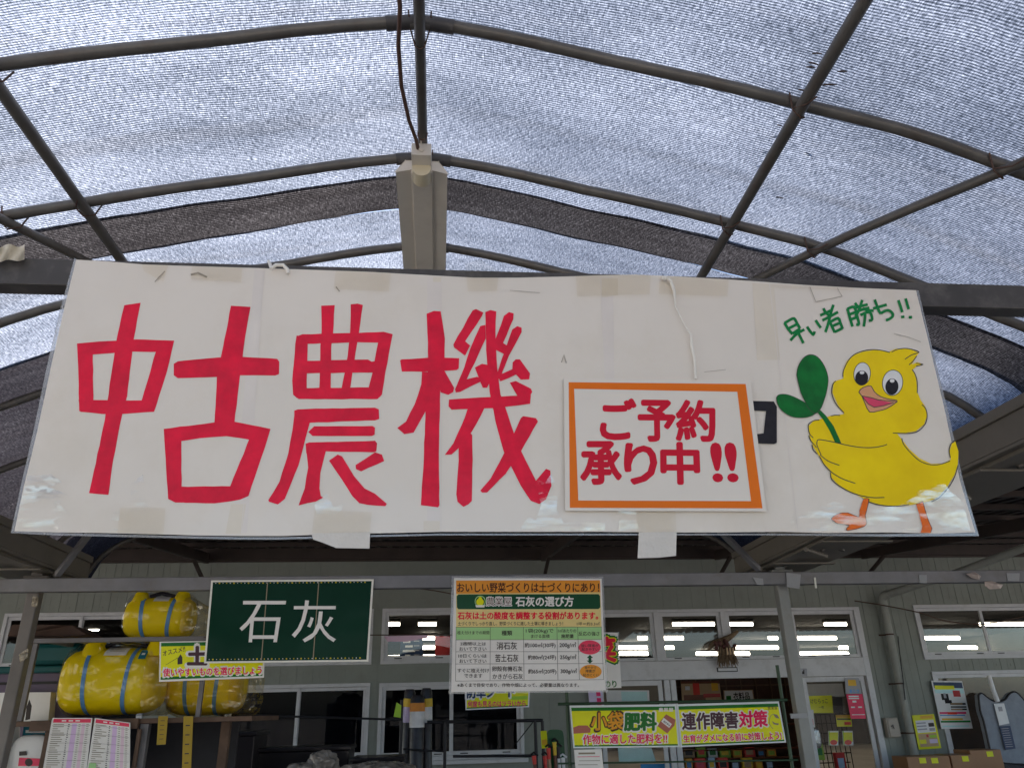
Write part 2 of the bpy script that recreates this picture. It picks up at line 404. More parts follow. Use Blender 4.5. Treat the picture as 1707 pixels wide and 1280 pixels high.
for y in YS:
    b = MB(); b.tube([(RX - .085, y, prof(.085) - .002), (RX - .02, y, prof(.02) - .004), (RX + .02, y, prof(.02) - .004), (RX + .085, y, prof(.085) - .002)], .0185, 10)
    b.build('joint_sleeve', M['steel'], can)
for x in (-.962, .945):
    b = MB(); b.tube([(RX + x + .003 * math.sin(k), -3.1 + 7.5 * k / 20, prof(x) - .033) for k in range(21)], .016); b.build('purlin_pipe', M['pipe'], can)
b = MB(); b.tube([(1.375 - .44 * (y - 1.377), y, prof(1.375 - .44 * (y - 1.377) - RX) - .032) for y in [.2 + .2 * k for k in range(20)]], .0135); b.build('diagonal_brace', M['pipe'], can)
b = MB(); b.tube([(-1.235 + .444 * (y - 1.904), y, prof(-1.235 + .444 * (y - 1.904) - RX) - .032) for y in [.2 + .2 * k for k in range(20)]], .0135); b.build('diagonal_brace', M['pipe'], can)
def clip(x, y, along):
    b = MB(); z = prof(x - RX)
    b.tube([(x - .024, y - .02, z + .012), (x - .02, y - .012, z - .035), (x, y - .008, z - .056), (x + .02, y + .012, z - .035), (x + .024, y + .03, z + .012)], .0025, 6)
    b.tube([(x - .02, y - .012, z - .03), (x - .005, y - .05, z - .052), (x + .01, y - .075, z - .05)], .0022, 6)
    b.build('wire_clip', M['wire'], can)
for y in YS[6:13]:
    for x in (RX - .962, RX + .945): clip(x, y, 0)
    for x0, y0, s in ((1.375, 1.377, -.44), (-1.235, 1.904, .444)): clip(x0 + s * (y - y0), y, 0)
    b = MB(); z = prof(0)
    for s in (-1, 1): b.tube([(RX + .028 * s, y - .03, z + .0), (RX + .026 * s, y, z - .02), (RX + .012 * s, y + .03, z - .055), (RX, y + .035, z - .06)], .0022, 6)
    b.build('wire_clip', M['wire'], can)
net_mb(-3.2, 2.045, 0, 1).build('shade_net', M['net'], can)
net_mb(2.202, 2.72, .003, 2, step=.04).build('shade_net', M['net'], can)
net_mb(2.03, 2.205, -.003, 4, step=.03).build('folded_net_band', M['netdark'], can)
net_mb(2.70, 5.02, .012, 3).build('dark_net', M['netblack'], can)  # stretch beyond the end posts is added to keep direct sun off
# beam carrying the banner, tie bar, posts, gutters
b = MB(); b.box(-2.12, 1.98, 1.186, 1.192, 2.233, 2.284); b.box(-2.12, 1.98, 1.192, 1.222, 2.233, 2.239); b.box(-2.12, 1.98, 1.192, 1.222, 2.278, 2.284)
b.build('front_beam', M['steel'], can, .0015)
b = MB(); b.box(-6.3, 6.2, 4.31, 4.36, 2.185, 2.255); b.build('tie_bar', M['zinc'], can, .004)
def gutter(x0, x1, s):
    b = MB(); xi = x0 if s > 0 else x1; o = .012 * s
    lo, hi = x0, x1
    b.box(lo, hi, .1, 4.75, 2.305, 2.317)
    b.box(*sorted((xi, xi + o)), .1, 4.75, 2.318, 2.41); b.box(*sorted((xi - o * .9, xi + o)), .1, 4.75, 2.411, 2.448)
    xo = x1 if s > 0 else x0
    b.box(*sorted((xo, xo - o)), .1, 4.75, 2.318, 2.448)
    b.box(*sorted((xi + .03 * s, xi + .10 * s)), .1, 4.75, 2.290, 2.3045)
    for y in (1.2, 2.4, 3.0, 3.6, 4.2):
        b.box(lo + .01, hi - .01, y, y + .035, 2.281, 2.2895)
        b.tube([(xi + .02 * s, y + .2, 2.285), (xi + .2 * s, y + .35, 2.275)], .012, 8)
    b.build('gutter', M['gutter'], can, .002)
gutter(1.855, 2.245, 1); gutter(-2.44, -2.055, -1)
M['post'] = pm('post_steel', (.25, .26, .25), .45, .3, var=.14, vs=5, dirt=(.14, .11, .08), dirt_amt=.5)
M['postd'] = pm('post_painted', (.16, .145, .13), .5, .2, var=.2, vs=5)
for x, m in ((1.985, M['post']), (-2.165, M['postd'])):
    for y in (4.415, ):
        b = MB(); b.box(x - .031, x + .031, y - .031, y + .031, 0, 2.30); b.box(x - .06, x + .07, y - .05, y + .05, 2.258, 2.2795); b.build('post', m, can, .006)
for x in (1.985, -2.165):
    for y in (-3.0, .1):
        b = MB(); b.box(x - .042, x + .042, y - .042, y + .042, 0, 2.30); b.build('post', M['post'], can, .006)
for a, c in (((96, 957), (162, 872)), ((60, 915), (100, 860)), ((1264, 948), (1196, 880)), ((1326, 926), (1290, 872))):
    b = MB(); b.bar(P(*a, 4.3), P(*c, 4.0), .03, .03); b.build('brace', M['zinc'], can, .003)
# neighbouring bays, seen mirrored in the shop windows
for s, lab in ((1, 'neighbouring netting canopy beyond the gutter with the bare grey post'), (-1, 'neighbouring netting canopy beyond the post beside the yellow tanks')):
    t2 = thing('shade_canopy', lab, 'canopy', (RX + s * 4.3, 4.4, 0), 'netting canopies in a row')
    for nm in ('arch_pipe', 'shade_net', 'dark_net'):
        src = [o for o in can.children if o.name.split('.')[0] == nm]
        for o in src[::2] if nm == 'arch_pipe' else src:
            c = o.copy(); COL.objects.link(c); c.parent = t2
            if nm == 'shade_net': c.data = c.data.copy(); c.data.materials[0] = M['netblack']; c.name = 'dark_net'  # neighbour nets darkened so the bays mirror as shaded arches
    b = MB(); x = RX + s * 6.35
    for y in (-3, .1, 4.4): b.box(x - .04, x + .04, y - .04, y + .04, 0, 2.36)
    b.build('post', M['post'], t2)

# ---- light fitting under the ridge
fx = thing('light_fitting', 'cream fluorescent light fitting hung along the canopy ridge', 'light fitting', (RX - .003, 1.87, 3.0))
b = MB(); x = RX - .003
def trough(y0, y1):
    pr = [(-.078, 3.042), (-.033, 3.050), (-.030, 3.041), (.030, 3.041), (.033, 3.050), (.078, 3.042), (.05, 3.085), (-.05, 3.085)]
    n = len(pr); vs = [(x + a, y, z) for y in (y0, y1) for a, z in pr]
    return vs, [(i, (i + 1) % n, (i + 1) % n + n, i + n) for i in range(n)] + [(7, 0, 1), (7, 1, 6), (1, 4, 6), (1, 2, 3), (1, 3, 4), (4, 5, 6)] + [tuple(k + n for k in f[::-1]) for f in [(7, 0, 1), (7, 1, 6), (1, 4, 6), (1, 2, 3), (1, 3, 4), (4, 5, 6)]]
b.add(*trough(1.868, 3.1)); b.build('reflector', M['cream'], fx, .002)
b = MB(); b.box(x - .029, x + .029, 1.80, 1.93, 3.052, 3.095); b.build('end_box', M['cream'], fx, .002)
b = MB(); b.tube([(x, 1.846, 3.042), (x, 1.90, 3.042)], .028, 20); b.build('lamp_socket', M['creamsocket'], fx, .002)
b = MB(); b.tube([(x, 1.85 - .06, 3.10), (x, 1.85, 3.10)], .006); b.tube([(x, 1.795, 3.07), (x, 1.7995, 3.07)], .008, 12); b.build('screw', M['cream'], fx)
b = MB(); pts = [(RX - .05, .3, 3.09), (RX - .045, .8, 3.075), (RX - .05, 1.1, 3.085), (RX - .042, 1.3, 3.06), (RX - .052, 1.42, 3.07), (RX - .05, 1.55, 3.065), (RX - .035, 1.68, 3.07), (RX - .018, 1.76, 3.075), (RX - .012, 1.81, 3.075)]
b.tube(pts, .0055, 8); b.tube([(RX + .014 * math.cos(a) , 1.765, 3.10 + .024 * math.sin(a)) for a in [k * .7 for k in range(10)]], .002, 6)
tag(b.build('power_cable', M['cable']), 'brown power cable drooping along the ridge pipe to the light fitting', 'cable')
# ---- twigs caught in the net
rnd = random.Random(3)
for k, (u, v, l) in enumerate(((1362, 90, .03), (1357, 107, .035), (1352, 113, .03), (1340, 152, .04), (1300, 210, .02), (1290, 228, .025), (1275, 252, .03), (1260, 277, .02), (1404, 120, .03), (1383, 142, .045), (1346, 257, .03), (1300, 330, .03))):
    y = 1.62 - .0022 * v if False else None
    d = RM @ Vector((u - CX, CY - v, -FPX)); tt = .5
    while True:
        q = Vector((0, 0, CAMZ)) + d / d.length * tt
        if q.z > prof(q.x - RX) + .012 or tt > 5: break
        tt += .004
    a = rnd.uniform(-.5, .5); o = Vector((math.cos(a), math.sin(a), -.2)) * l * .36
    b = MB(); b.tube([q - o, q + Vector((0, 0, .002)), q + o], [.0016, .0024, .001], 5)
    tag(b.build('twig', M['wire']), 'dry brown twig caught in the net near the bare purlin pipe', 'twig', 'twigs caught in the net')

# ================================================================ big banner
YB = 1.17
ban = thing('banner_sign', 'long white laminated banner with red handwriting and a yellow chick drawing', 'banner', tuple(P(840, 889, YB)))
out = [(127, 433), (180, 436), (240, 441), (330, 444), (430, 447), (520, 450), (610, 453), (700, 458), (790, 463), (860, 463), (945, 461), (1000, 459), (1060, 458), (1130, 461), (1200, 465), (1260, 469), (1340, 475), (1430, 480), (1527, 484),
       (1548, 570), (1574, 680), (1600, 800), (1626, 887), (1560, 889), (1480, 887), (1380, 888), (1300, 886), (1200, 887), (1105, 887), (1000, 886), (900, 886), (800, 886), (735, 886), (650, 888), (560, 890), (470, 893), (400, 893), (330, 892), (260, 890), (170, 888), (90, 887), (24, 885),
       (40, 810), (62, 720), (85, 612), (108, 510)]
b = MB(); b.slab([P(u, v, YB) for u, v in out], .0012); b.build('paper_panel', M['sheet'], ban)
mar = [(124, 430), (128, 433), (109, 512), (85, 613), (62, 722), (41, 812), (25, 884), (90, 888), (260, 892), (400, 895), (470, 895), (560, 893), (735, 889), (1000, 889), (1300, 889), (1480, 890), (1624, 888), (1600, 806), (1572, 684), (1546, 573), (1526, 485), (1531, 484), (1552, 572), (1580, 684), (1606, 802), (1632, 893), (1480, 894), (1300, 892), (1000, 892), (735, 892), (560, 896), (470, 899), (400, 899), (260, 896), (90, 892), (18, 888), (34, 812), (55, 722), (78, 611), (102, 510)]
b = MB(); b.slab([P(u, v, YB + .0002) for u, v in mar], .0008); b.build('laminate_margin', M['film'], ban)
A = Art(YB)
T = lambda pts, ox, oy, sc: [(ox + x / sc, oy + y / sc) for x, y in pts]
# seams where the sheets meet and aged tape
M['stain'] = pm('yellowed_tape', (.74, .66, .54), .4, coat=.8, crough=.07, var=.06, cbump=.35, cbs=5)
M['seam'] = pm('sheet_seam', (.76, .69, .62), .4, coat=.8, crough=.07, var=.05, cbump=.35, cbs=5)
for q in ([(424, 450), (440, 450), (412, 888), (388, 888)], [(712, 462), (735, 462), (733, 884), (712, 884)], [(1000, 462), (1022, 462), (1024, 632), (1008, 632)], [(1254, 472), (1290, 474), (1300, 600), (1262, 600)]):
    A.poly('aged_tape#%d' % q[0][0], M['stain'] if q[0][0] > 1200 else M['seam'], q)
for q in ([(385, 840), (410, 840), (402, 889), (376, 889)], [(706, 868), (733, 868), (733, 884), (706, 884)], [(722, 462), (736, 462), (736, 470), (722, 470)], [(1003, 464), (1030, 464), (1030, 492), (1003, 496)]):
    A.poly('tape_end#%d' % q[0][0], M['stain'], q)
for pts in ([(441, 450), (402, 888)], [(736, 462), (735, 886)], [(1283, 474), (1330, 886)]): A.stroke('seam#%d' % pts[0][0], M['seam'], pts, 1.2)
o1, o2, o3 = (0, 400, 2.462), (440, 490, 3.458), (660, 500, 3.556)
RED = [(o1, [(510, 268), (577, 258), (550, 400), (522, 640), (502, 715), (465, 900), (445, 1045), (365, 1038), (370, 1018), (430, 740), (455, 560), (480, 400)]),
 (o1, [(316, 425), (370, 420), (560, 408), (715, 413), (692, 460), (540, 458), (380, 470)]), (o1, [(316, 425), (380, 428), (384, 705), (325, 702), (322, 560)]),
 (o1, [(642, 450), (715, 413), (685, 540), (632, 705), (570, 690), (605, 580)]), (o1, [(322, 655), (450, 657), (580, 658), (645, 660), (628, 705), (500, 714), (420, 714), (330, 705)]),
 (o1, [(948, 270), (1028, 275), (1000, 440), (980, 600), (962, 752), (880, 750), (890, 560), (915, 440)]), (o1, [(713, 508), (730, 498), (900, 482), (1000, 480), (1138, 488), (1146, 500), (1145, 550), (1130, 556), (980, 555), (890, 562), (730, 567), (713, 555)]),
 (o1, [(672, 775), (880, 748), (960, 745), (1110, 775), (1090, 830), (930, 805), (820, 813), (690, 835)]), (o1, [(672, 775), (745, 795), (745, 1015), (760, 1077), (720, 1077), (690, 1062), (680, 900)]),
 (o1, [(1028, 805), (1110, 775), (1070, 900), (1020, 1050), (990, 1062), (943, 1015)]), (o1, [(700, 1012), (945, 1010), (1030, 1012), (1020, 1050), (985, 1065), (880, 1080), (760, 1078), (690, 1062)]),
 (o2, [(330, 68), (408, 65), (398, 230), (388, 300), (385, 560), (318, 560), (325, 300), (332, 220)]), (o2, [(500, 60), (540, 56), (570, 64), (548, 220), (520, 400), (495, 560), (445, 560), (475, 400), (495, 250)]),
 (o2, [(188, 245), (222, 232), (540, 225), (690, 218), (742, 232), (725, 280), (540, 278), (240, 288)]), (o2, [(188, 240), (252, 245), (245, 600), (190, 600), (168, 580), (163, 500), (180, 290)]),
 (o2, [(660, 270), (742, 232), (700, 450), (680, 580), (655, 605), (592, 590), (627, 450)]), (o2, [(168, 575), (178, 542), (600, 538), (684, 555), (672, 590), (650, 606), (200, 605)]), (o2, [(235, 385), (600, 378), (620, 390), (668, 385), (655, 452), (240, 457)]),
 (o2, [(175, 672), (195, 665), (300, 660), (640, 655), (662, 665), (664, 720), (640, 728), (260, 742), (175, 735)]), (o2, [(178, 680), (265, 738), (240, 830), (200, 985), (120, 1180), (80, 1212), (30, 1197), (25, 1187), (90, 1080), (140, 920), (165, 780)]),
 (o2, [(256, 795), (268, 782), (290, 762), (625, 760), (640, 770), (638, 810), (622, 818), (280, 818)]), (o2, [(240, 862), (262, 855), (640, 845), (652, 860), (648, 905), (635, 912), (350, 906), (244, 918)]),
 (o2, [(245, 905), (358, 900), (325, 1030), (320, 1120), (328, 1165), (342, 1172), (300, 1195), (200, 1218), (235, 1120), (255, 1000)]), (o2, [(375, 960), (425, 925), (450, 935), (520, 1050), (580, 1120), (640, 1150), (708, 1208), (700, 1222), (600, 1215), (550, 1205), (510, 1165), (450, 1070)]),
 (o2, [(528, 985), (640, 912), (680, 925), (693, 962), (560, 1022), (530, 1008)]),
 (o3, [(182, 82), (225, 65), (265, 68), (290, 230), (288, 350), (262, 540), (255, 900), (258, 1215), (250, 1228), (148, 1215), (165, 950), (175, 640), (190, 450), (190, 250)]), (o3, [(25, 358), (35, 352), (190, 342), (375, 345), (372, 405), (360, 415), (150, 425), (35, 424)]),
 (o3, [(155, 425), (240, 430), (230, 540), (170, 670), (105, 785), (50, 795), (8, 758), (60, 720), (110, 620), (150, 500)]), (o3, [(240, 420), (285, 415), (345, 520), (340, 545), (310, 562), (265, 547)]),
 (o3, [(340, 265), (455, 62), (475, 54), (518, 75), (510, 95), (410, 245), (440, 270), (410, 330), (345, 282)]), (o3, [(500, 155), (530, 148), (532, 230), (420, 470), (480, 455), (550, 480), (540, 520), (515, 520), (500, 485), (380, 545), (355, 548), (350, 530), (405, 400), (440, 290)]),
 (o3, [(468, 400), (510, 378), (545, 385), (560, 480), (540, 520), (515, 520)]), (o3, [(530, 72), (560, 60), (595, 68), (590, 200), (600, 400), (620, 560), (650, 640), (700, 790), (745, 900), (830, 1070), (890, 1000), (915, 1010), (922, 1100), (890, 1180), (850, 1208), (800, 1190), (740, 1100), (690, 1000), (640, 900), (590, 720), (555, 540), (535, 300)]),
 (o3, [(585, 245), (640, 95), (670, 72), (698, 80), (695, 115), (635, 255), (658, 270), (640, 320), (585, 292)]), (o3, [(690, 175), (720, 155), (745, 165), (745, 190), (670, 330), (615, 470), (600, 460), (605, 420), (650, 290)]),
 (o3, [(600, 450), (690, 410), (692, 370), (710, 352), (735, 352), (795, 435), (790, 470), (740, 472), (712, 442), (620, 482)]), (o3, [(315, 590), (560, 575), (680, 568), (800, 563), (795, 615), (600, 640), (330, 650), (312, 630)]),
 (o3, [(675, 490), (710, 480), (800, 525), (808, 545), (790, 575), (720, 568)]), (o3, [(425, 645), (525, 640), (450, 780), (380, 870), (330, 915), (290, 917), (340, 850), (390, 740)]),
 (o3, [(375, 800), (430, 775), (452, 800), (455, 950), (450, 1190), (430, 1210), (400, 1225), (365, 1195), (358, 1150), (372, 950)]), (o3, [(740, 700), (755, 688), (830, 700), (842, 720), (740, 900), (650, 1030), (540, 1140), (510, 1140), (500, 1128), (560, 1060), (640, 910), (700, 790)])]
for o, pts in RED:
    p = T(pts, *o); cxm = sum(q[0] for q in p) / len(p); q2 = []
    for i in range(len(p)):   # slightly wavering marker edges
        a, c = p[i], p[(i + 1) % len(p)]; n = max(1, int(math.hypot(c[0] - a[0], c[1] - a[1]) / 14))
        for k in range(n):
            j = .0 if k == 0 else random.uniform(-.45, .45); q2.append((a[0] + (c[0] - a[0]) * k / n + j, a[1] + (c[1] - a[1]) * k / n + j))
    A.poly('red_lettering', M['red'], q2)
og = (1300, 480, 7.1125)
for pts in ([(56, 412), (95, 480), (150, 548)], [(56, 418), (110, 385), (168, 362), (205, 420), (240, 480)], [(112, 476), (160, 452), (205, 428)], [(150, 540), (240, 482)], [(125, 622), (200, 545), (292, 492)], [(205, 500), (240, 575), (280, 655)],
            [(322, 458), (360, 515), (396, 552), (412, 515)], [(424, 382), (455, 430), (486, 474)], [(478, 325), (540, 298), (605, 268)], [(515, 242), (545, 290), (590, 330)], [(505, 385), (600, 335), (690, 285)], [(636, 200), (610, 280), (575, 420), (540, 525)],
            [(590, 395), (620, 460), (652, 528)], [(605, 400), (690, 358), (720, 420), (745, 485)], [(625, 452), (710, 415)], [(650, 522), (742, 478)],
            [(802, 245), (830, 350), (862, 458)], [(802, 250), (882, 225), (915, 330), (938, 425), (905, 435)], [(832, 312), (902, 285)], [(850, 372), (912, 346)], [(890, 178), (925, 222)], [(978, 142), (950, 228)], [(905, 232), (975, 212), (1042, 195)], [(900, 285), (980, 256), (1062, 235)],
            [(962, 195), (935, 270), (895, 335)], [(985, 240), (1040, 265), (1112, 270)], [(955, 322), (1062, 285), (1095, 372), (1055, 388)], [(1012, 285), (1008, 370), (995, 458)],
            [(1105, 245), (1185, 222), (1268, 198)], [(1125, 138), (1155, 220), (1192, 296), (1240, 275), (1290, 266), (1335, 300), (1338, 335), (1300, 368), (1258, 382)],
            [(1405, 145), (1430, 215), (1452, 288)], [(1492, 125), (1510, 190), (1528, 252)], [(1438, 344), (1478, 342)], [(1530, 348), (1568, 346)]):
    A.stroke('green_lettering', M['grn'], T(smooth(pts, 3), *og), 4.6)
# chick drawing
oc, o5, o4 = (1240, 420, 2.561), (1380, 570, 3.879), (1280, 560, 6.4)
body = [(425, 540), (425, 500), (440, 465), (470, 440), (510, 425), (560, 418), (620, 426), (650, 413), (700, 412), (748, 430), (735, 447), (718, 480), (740, 470), (765, 478), (735, 490), (722, 502), (735, 540), (742, 600), (755, 632), (775, 660), (782, 700), (770, 735), (735, 765), (680, 774), (655, 776), (675, 800), (705, 840), (750, 880), (800, 904), (850, 902), (884, 885), (878, 850), (888, 818), (903, 808), (916, 850), (914, 905), (900, 950), (870, 1000), (830, 1045), (790, 1064), (700, 1082), (640, 1085), (590, 1080), (540, 1066), (500, 1045), (440, 1015), (400, 990), (374, 962), (370, 932), (332, 892), (316, 862), (296, 830), (280, 782), (277, 742), (298, 720), (340, 710), (372, 698), (428, 692), (400, 650), (378, 600), (384, 552)]
A.poly('chick_drawing', M['yel'], T(body, *oc))
LW = 1.5
for pts in ([(97, 225), (103, 180), (140, 110), (190, 72), (260, 52), (330, 52), (402, 68)], [(412, 66), (450, 48), (500, 42), (550, 50), (588, 66), (540, 85), (498, 112)], [(575, 90), (550, 125), (525, 148)], [(570, 138), (615, 145), (570, 156)],
            [(545, 178), (565, 210), (578, 260), (578, 330)], [(608, 405), (632, 430), (642, 475), (632, 525), (590, 572), (530, 590), (420, 588)], [(52, 252), (32, 275), (25, 320), (35, 365), (60, 410), (105, 458)], [(20, 478), (50, 473), (80, 475)],
            [(478, 622), (490, 660), (530, 710), (590, 765), (650, 790), (710, 793), (760, 780), (790, 768)], [(820, 638), (795, 660), (785, 700), (792, 748)], [(840, 800), (820, 870), (780, 940), (720, 1005), (670, 1032)], [(230, 1018), (300, 1045), (380, 1058), (450, 1060), (525, 1050)]):
    A.stroke('chick_drawing', M['line'], T(smooth(pts), *o5), LW)
for pts in ([(530, 1110), (560, 1105), (700, 1130), (850, 1165), (1000, 1188), (1130, 1188), (1230, 1170), (1272, 1155)], [(530, 1110), (522, 1150), (540, 1205), (568, 1265)], [(550, 895), (500, 900), (440, 935), (432, 985), (450, 1050), (485, 1085)], [(438, 1060), (455, 1110), (520, 1190)], [(470, 1160), (485, 1215), (530, 1258)]):
    A.stroke('chick_drawing', M['line'], T(smooth(pts), *o4), LW)
for pts in ([(325, 865), (360, 892), (408, 910)], [(322, 870), (345, 910), (375, 940), (420, 967), (476, 987)], [(370, 940), (375, 970), (410, 1000), (470, 1030), (540, 1047), (600, 1047)]):
    A.stroke('chick_drawing', M['line'], T(smooth(pts), *oc), LW)
for c, rx, ry, an in (((505, 520), 34, 47, .1), ((635, 558), 42, 53, .12)):
    p = T([c], *oc)[0]; k = 1 / 2.561
    A.ell('chick_drawing', M['line'], p, (rx + 3) * k, (ry + 3) * k, an); A.ell('chick_drawing', M['eyew'], p, rx * k, ry * k, an)
for c, rx, ry in (((503, 538), 28, 32), ((632, 575), 28, 35)):
    p = T([c], *oc)[0]; k = 1 / 2.561
    A.ell('chick_drawing', M['blk'], p, rx * k, ry * k, .1); A.ell('chick_drawing', M['eyew'], (p[0] + .5, p[1] - ry * k * .72), rx * k * .36, ry * k * .22)
bk = closed([(200, 325), (215, 303), (245, 288), (280, 285), (300, 320), (340, 352), (400, 370), (447, 378), (436, 395), (380, 430), (325, 446), (270, 452), (242, 400), (220, 350)], 2)
A.poly('chick_drawing', M['beak'], T(bk, *o5)); A.poly('chick_drawing', M['pink'], T([(222, 350), (280, 362), (340, 378), (415, 392), (360, 412), (300, 422), (262, 402)], *o5))
for pts in (bk + [bk[0]], [(218, 348), (280, 360), (330, 375), (440, 385)], [(225, 355), (262, 402), (300, 422), (360, 412), (425, 392)]): A.stroke('chick_drawing', M['line'], T(pts, *o5), 1.3)
for pts, m in ((closed([(230, 1015), (267, 1015), (243, 1120), (252, 1160), (235, 1192), (130, 1218), (122, 1203), (138, 1183), (60, 1172), (45, 1160), (22, 1142), (60, 1112), (130, 1103), (200, 1130), (205, 1090)], 2), M['leg']), ([(570, 1048), (615, 1030), (628, 1080), (650, 1150), (674, 1205), (665, 1232), (600, 1232), (612, 1190), (590, 1110)], M['leg'])):
    A.poly('chick_drawing', m, T(pts, *o5)); A.stroke('chick_drawing', M['line'], T(pts[:-3], *o5), .8)
big = closed([(310, 420), (325, 330), (380, 240), (450, 203), (530, 228), (600, 320), (640, 440), (632, 560), (600, 680), (560, 775), (500, 820), (430, 760), (400, 700), (350, 590)], 3)
sm = closed([(93, 660), (120, 628), (190, 622), (280, 650), (410, 718), (520, 795), (500, 830), (430, 862), (340, 870), (240, 852), (150, 792), (105, 722)], 3)
stm = [(512, 790), (548, 780), (620, 850), (700, 960), (780, 1138), (718, 1135), (660, 1010), (590, 890)]
for pts in (stm, sm, big):
    A.poly('sprout_drawing', M['line'], T([(sum(p[0] for p in pts) / len(pts) + (x - sum(p[0] for p in pts) / len(pts)) * 1.03, sum(p[1] for p in pts) / len(pts) + (y - sum(p[1] for p in pts) / len(pts)) * 1.025) for x, y in pts], *o4))
    A.poly('sprout_drawing', M['lgrn'], T(pts, *o4))
# black partly covered mark
A.poly('black_mark', M['blk'], [(1248, 668), (1290, 669), (1295, 678), (1295, 738), (1290, 740), (1262, 739), (1258, 724), (1273, 722), (1277, 685), (1248, 684)])
M['grime'] = pm('grime', (.40, .35, .28), .5, coat=.7, crough=.07, var=.3, vs=40)
for pts, wd in (([(318, 458), (330, 455), (345, 462)], 3), ([(258, 470), (265, 462), (275, 452)], 1.5), ([(560, 478), (566, 486)], 2), ([(936, 604), (940, 592), (944, 605)], 2), ([(1350, 478), (1360, 503), (1404, 494)], .9), ([(1396, 480), (1400, 488), (1404, 494)], .9), ([(1490, 556), (1515, 562), (1535, 570)], .8), ([(1088, 652), (1140, 640), (1250, 642)], .8), ([(1174, 620), (1210, 616)], .7), ([(850, 484), (900, 488)], .7)):
    A.stroke('smudge#%d' % pts[0][0], M['grime'], pts, wd)
A.done(ban)
# pieces of tape stuck over the edges
def flap(name, pts, mat, dy, label=None, cat=None, group=None, parent=None, th=.0006):
    b = MB(); q = [P(u, v, YB - dy) for u, v in pts]; (b.poly(q) if mat is M['tape'] else b.slab(q, th)); o = b.build(name, mat, parent)
    return tag(o, label, cat, group) if parent is None else o
M['masking'] = pm('masking_tape', (.66, .62, .56), .6, var=.06, bump=.3, bs=60)
for pts in ([(234, 432), (284, 433), (272, 470), (240, 452)], [(320, 441), (404, 443), (402, 470), (318, 466)], [(560, 449), (652, 455), (648, 486), (556, 482)], [(775, 440), (800, 432), (832, 452), (828, 485), (780, 486)], [(960, 456), (1085, 457), (1083, 490), (962, 494)], [(1100, 458), (1215, 466), (1213, 494), (1098, 490)], [(200, 846), (276, 846), (272, 895), (195, 893)], [(524, 850), (620, 853), (616, 888), (520, 888)], [(1060, 852), (1126, 852), (1128, 888), (1062, 888)], [(1290, 474), (1424, 480), (1420, 484), (1290, 480)]):
    flap('clear_tape', pts, M['tape'], .003, parent=ban)
flap('masking_tape', [(519, 889), (617, 886), (616, 914), (560, 913), (535, 903), (522, 899)], M['masking'], .003, parent=ban)
flap('masking_tape', [(1065, 887), (1128, 886), (1127, 926), (1100, 929), (1063, 930)], M['masking'], .003, parent=ban)
M['string'] = pm('white_string', (.82, .78, .70), .7, var=.1)
b = MB(); b.tube([P(u, v, YB - .008) for u, v in ((1108, 462), (1118, 468), (1124, 485), (1126, 510), (1138, 535), (1152, 558), (1153, 575), (1158, 600), (1160, 632))], [.0022, .003, .003, .0016, .0012, .0018, .003, .0026, .0022], 8)
b.blob(P(1108, 464, YB - .009), .006, .005, .004, mi=0); tag(b.build('cord', M['string']), 'thin white cord dangling down the banner above the orange framed sign', 'cord')
b = MB(); b.tube([P(u, v, YB - .008) for u, v in ((452, 448), (460, 442), (472, 442), (479, 449), (480, 456))], .0032, 8); b.tube([P(u, v, YB + .05 * k / 3) for k, (u, v) in enumerate(((452, 448), (450, 440), (448, 436)))], .003, 8)
tag(b.build('cord', M['string']), 'short white cord loop tying the banner to its beam above the red writing', 'cord')
def glare_mat():  # added glossy patches imitating sky glare along the banner's lower edge
    m = film_mat('glare_laminate', (1, 1, 1), .3, .06, .08, 14, 0); t = m.node_tree
    tc = nd(t, 'ShaderNodeTexCoord').outputs['Object']; mp = nd(t, 'ShaderNodeMapping'); mp.inputs['Scale'].default_value = (.4, 1, 2.2); t.links.new(tc, mp.inputs[0])
    k = ramp(t, noise(t, mp.outputs[0], 28, 5, .65), [(.45, (0, 0, 0)), (.66, (1, 1, 1))])
    ms = t.nodes['Material Output'].inputs[0].links[0].from_node; old = ms.inputs[0].links[0].from_socket
    t.links.new(mth(t, 'MULTIPLY', k, .36), ms.inputs[0]); return m
M['glare'] = glare_mat()
for pts in ([(46, 793), (85, 790), (104, 803), (82, 812), (118, 826), (98, 838), (112, 856), (88, 868), (100, 882), (26, 884), (32, 845)], [(218, 808), (238, 790), (247, 850), (216, 852)], [(186, 856), (200, 850), (196, 884), (182, 880)], [(524, 842), (545, 822), (556, 845), (578, 838), (560, 862), (530, 866)],
            [(893, 796), (908, 806), (918, 790), (930, 815), (928, 850), (940, 872), (975, 868), (1010, 872), (1008, 884), (900, 884), (866, 884), (880, 860), (893, 868), (902, 840)], [(1318, 868), (1350, 852), (1390, 836), (1440, 850), (1500, 842), (1545, 816), (1590, 822), (1606, 838), (1618, 884), (1318, 884)], [(1535, 812), (1575, 806), (1590, 826), (1550, 840), (1525, 830)], [(1030, 850), (1060, 848), (1065, 884), (1032, 884)]):
    b = MB(); b.poly([P(u, v, YB - .0035 - (886 - v) * .00007) for u, v in pts]); b.build('glare_film', M['glare'], ban)
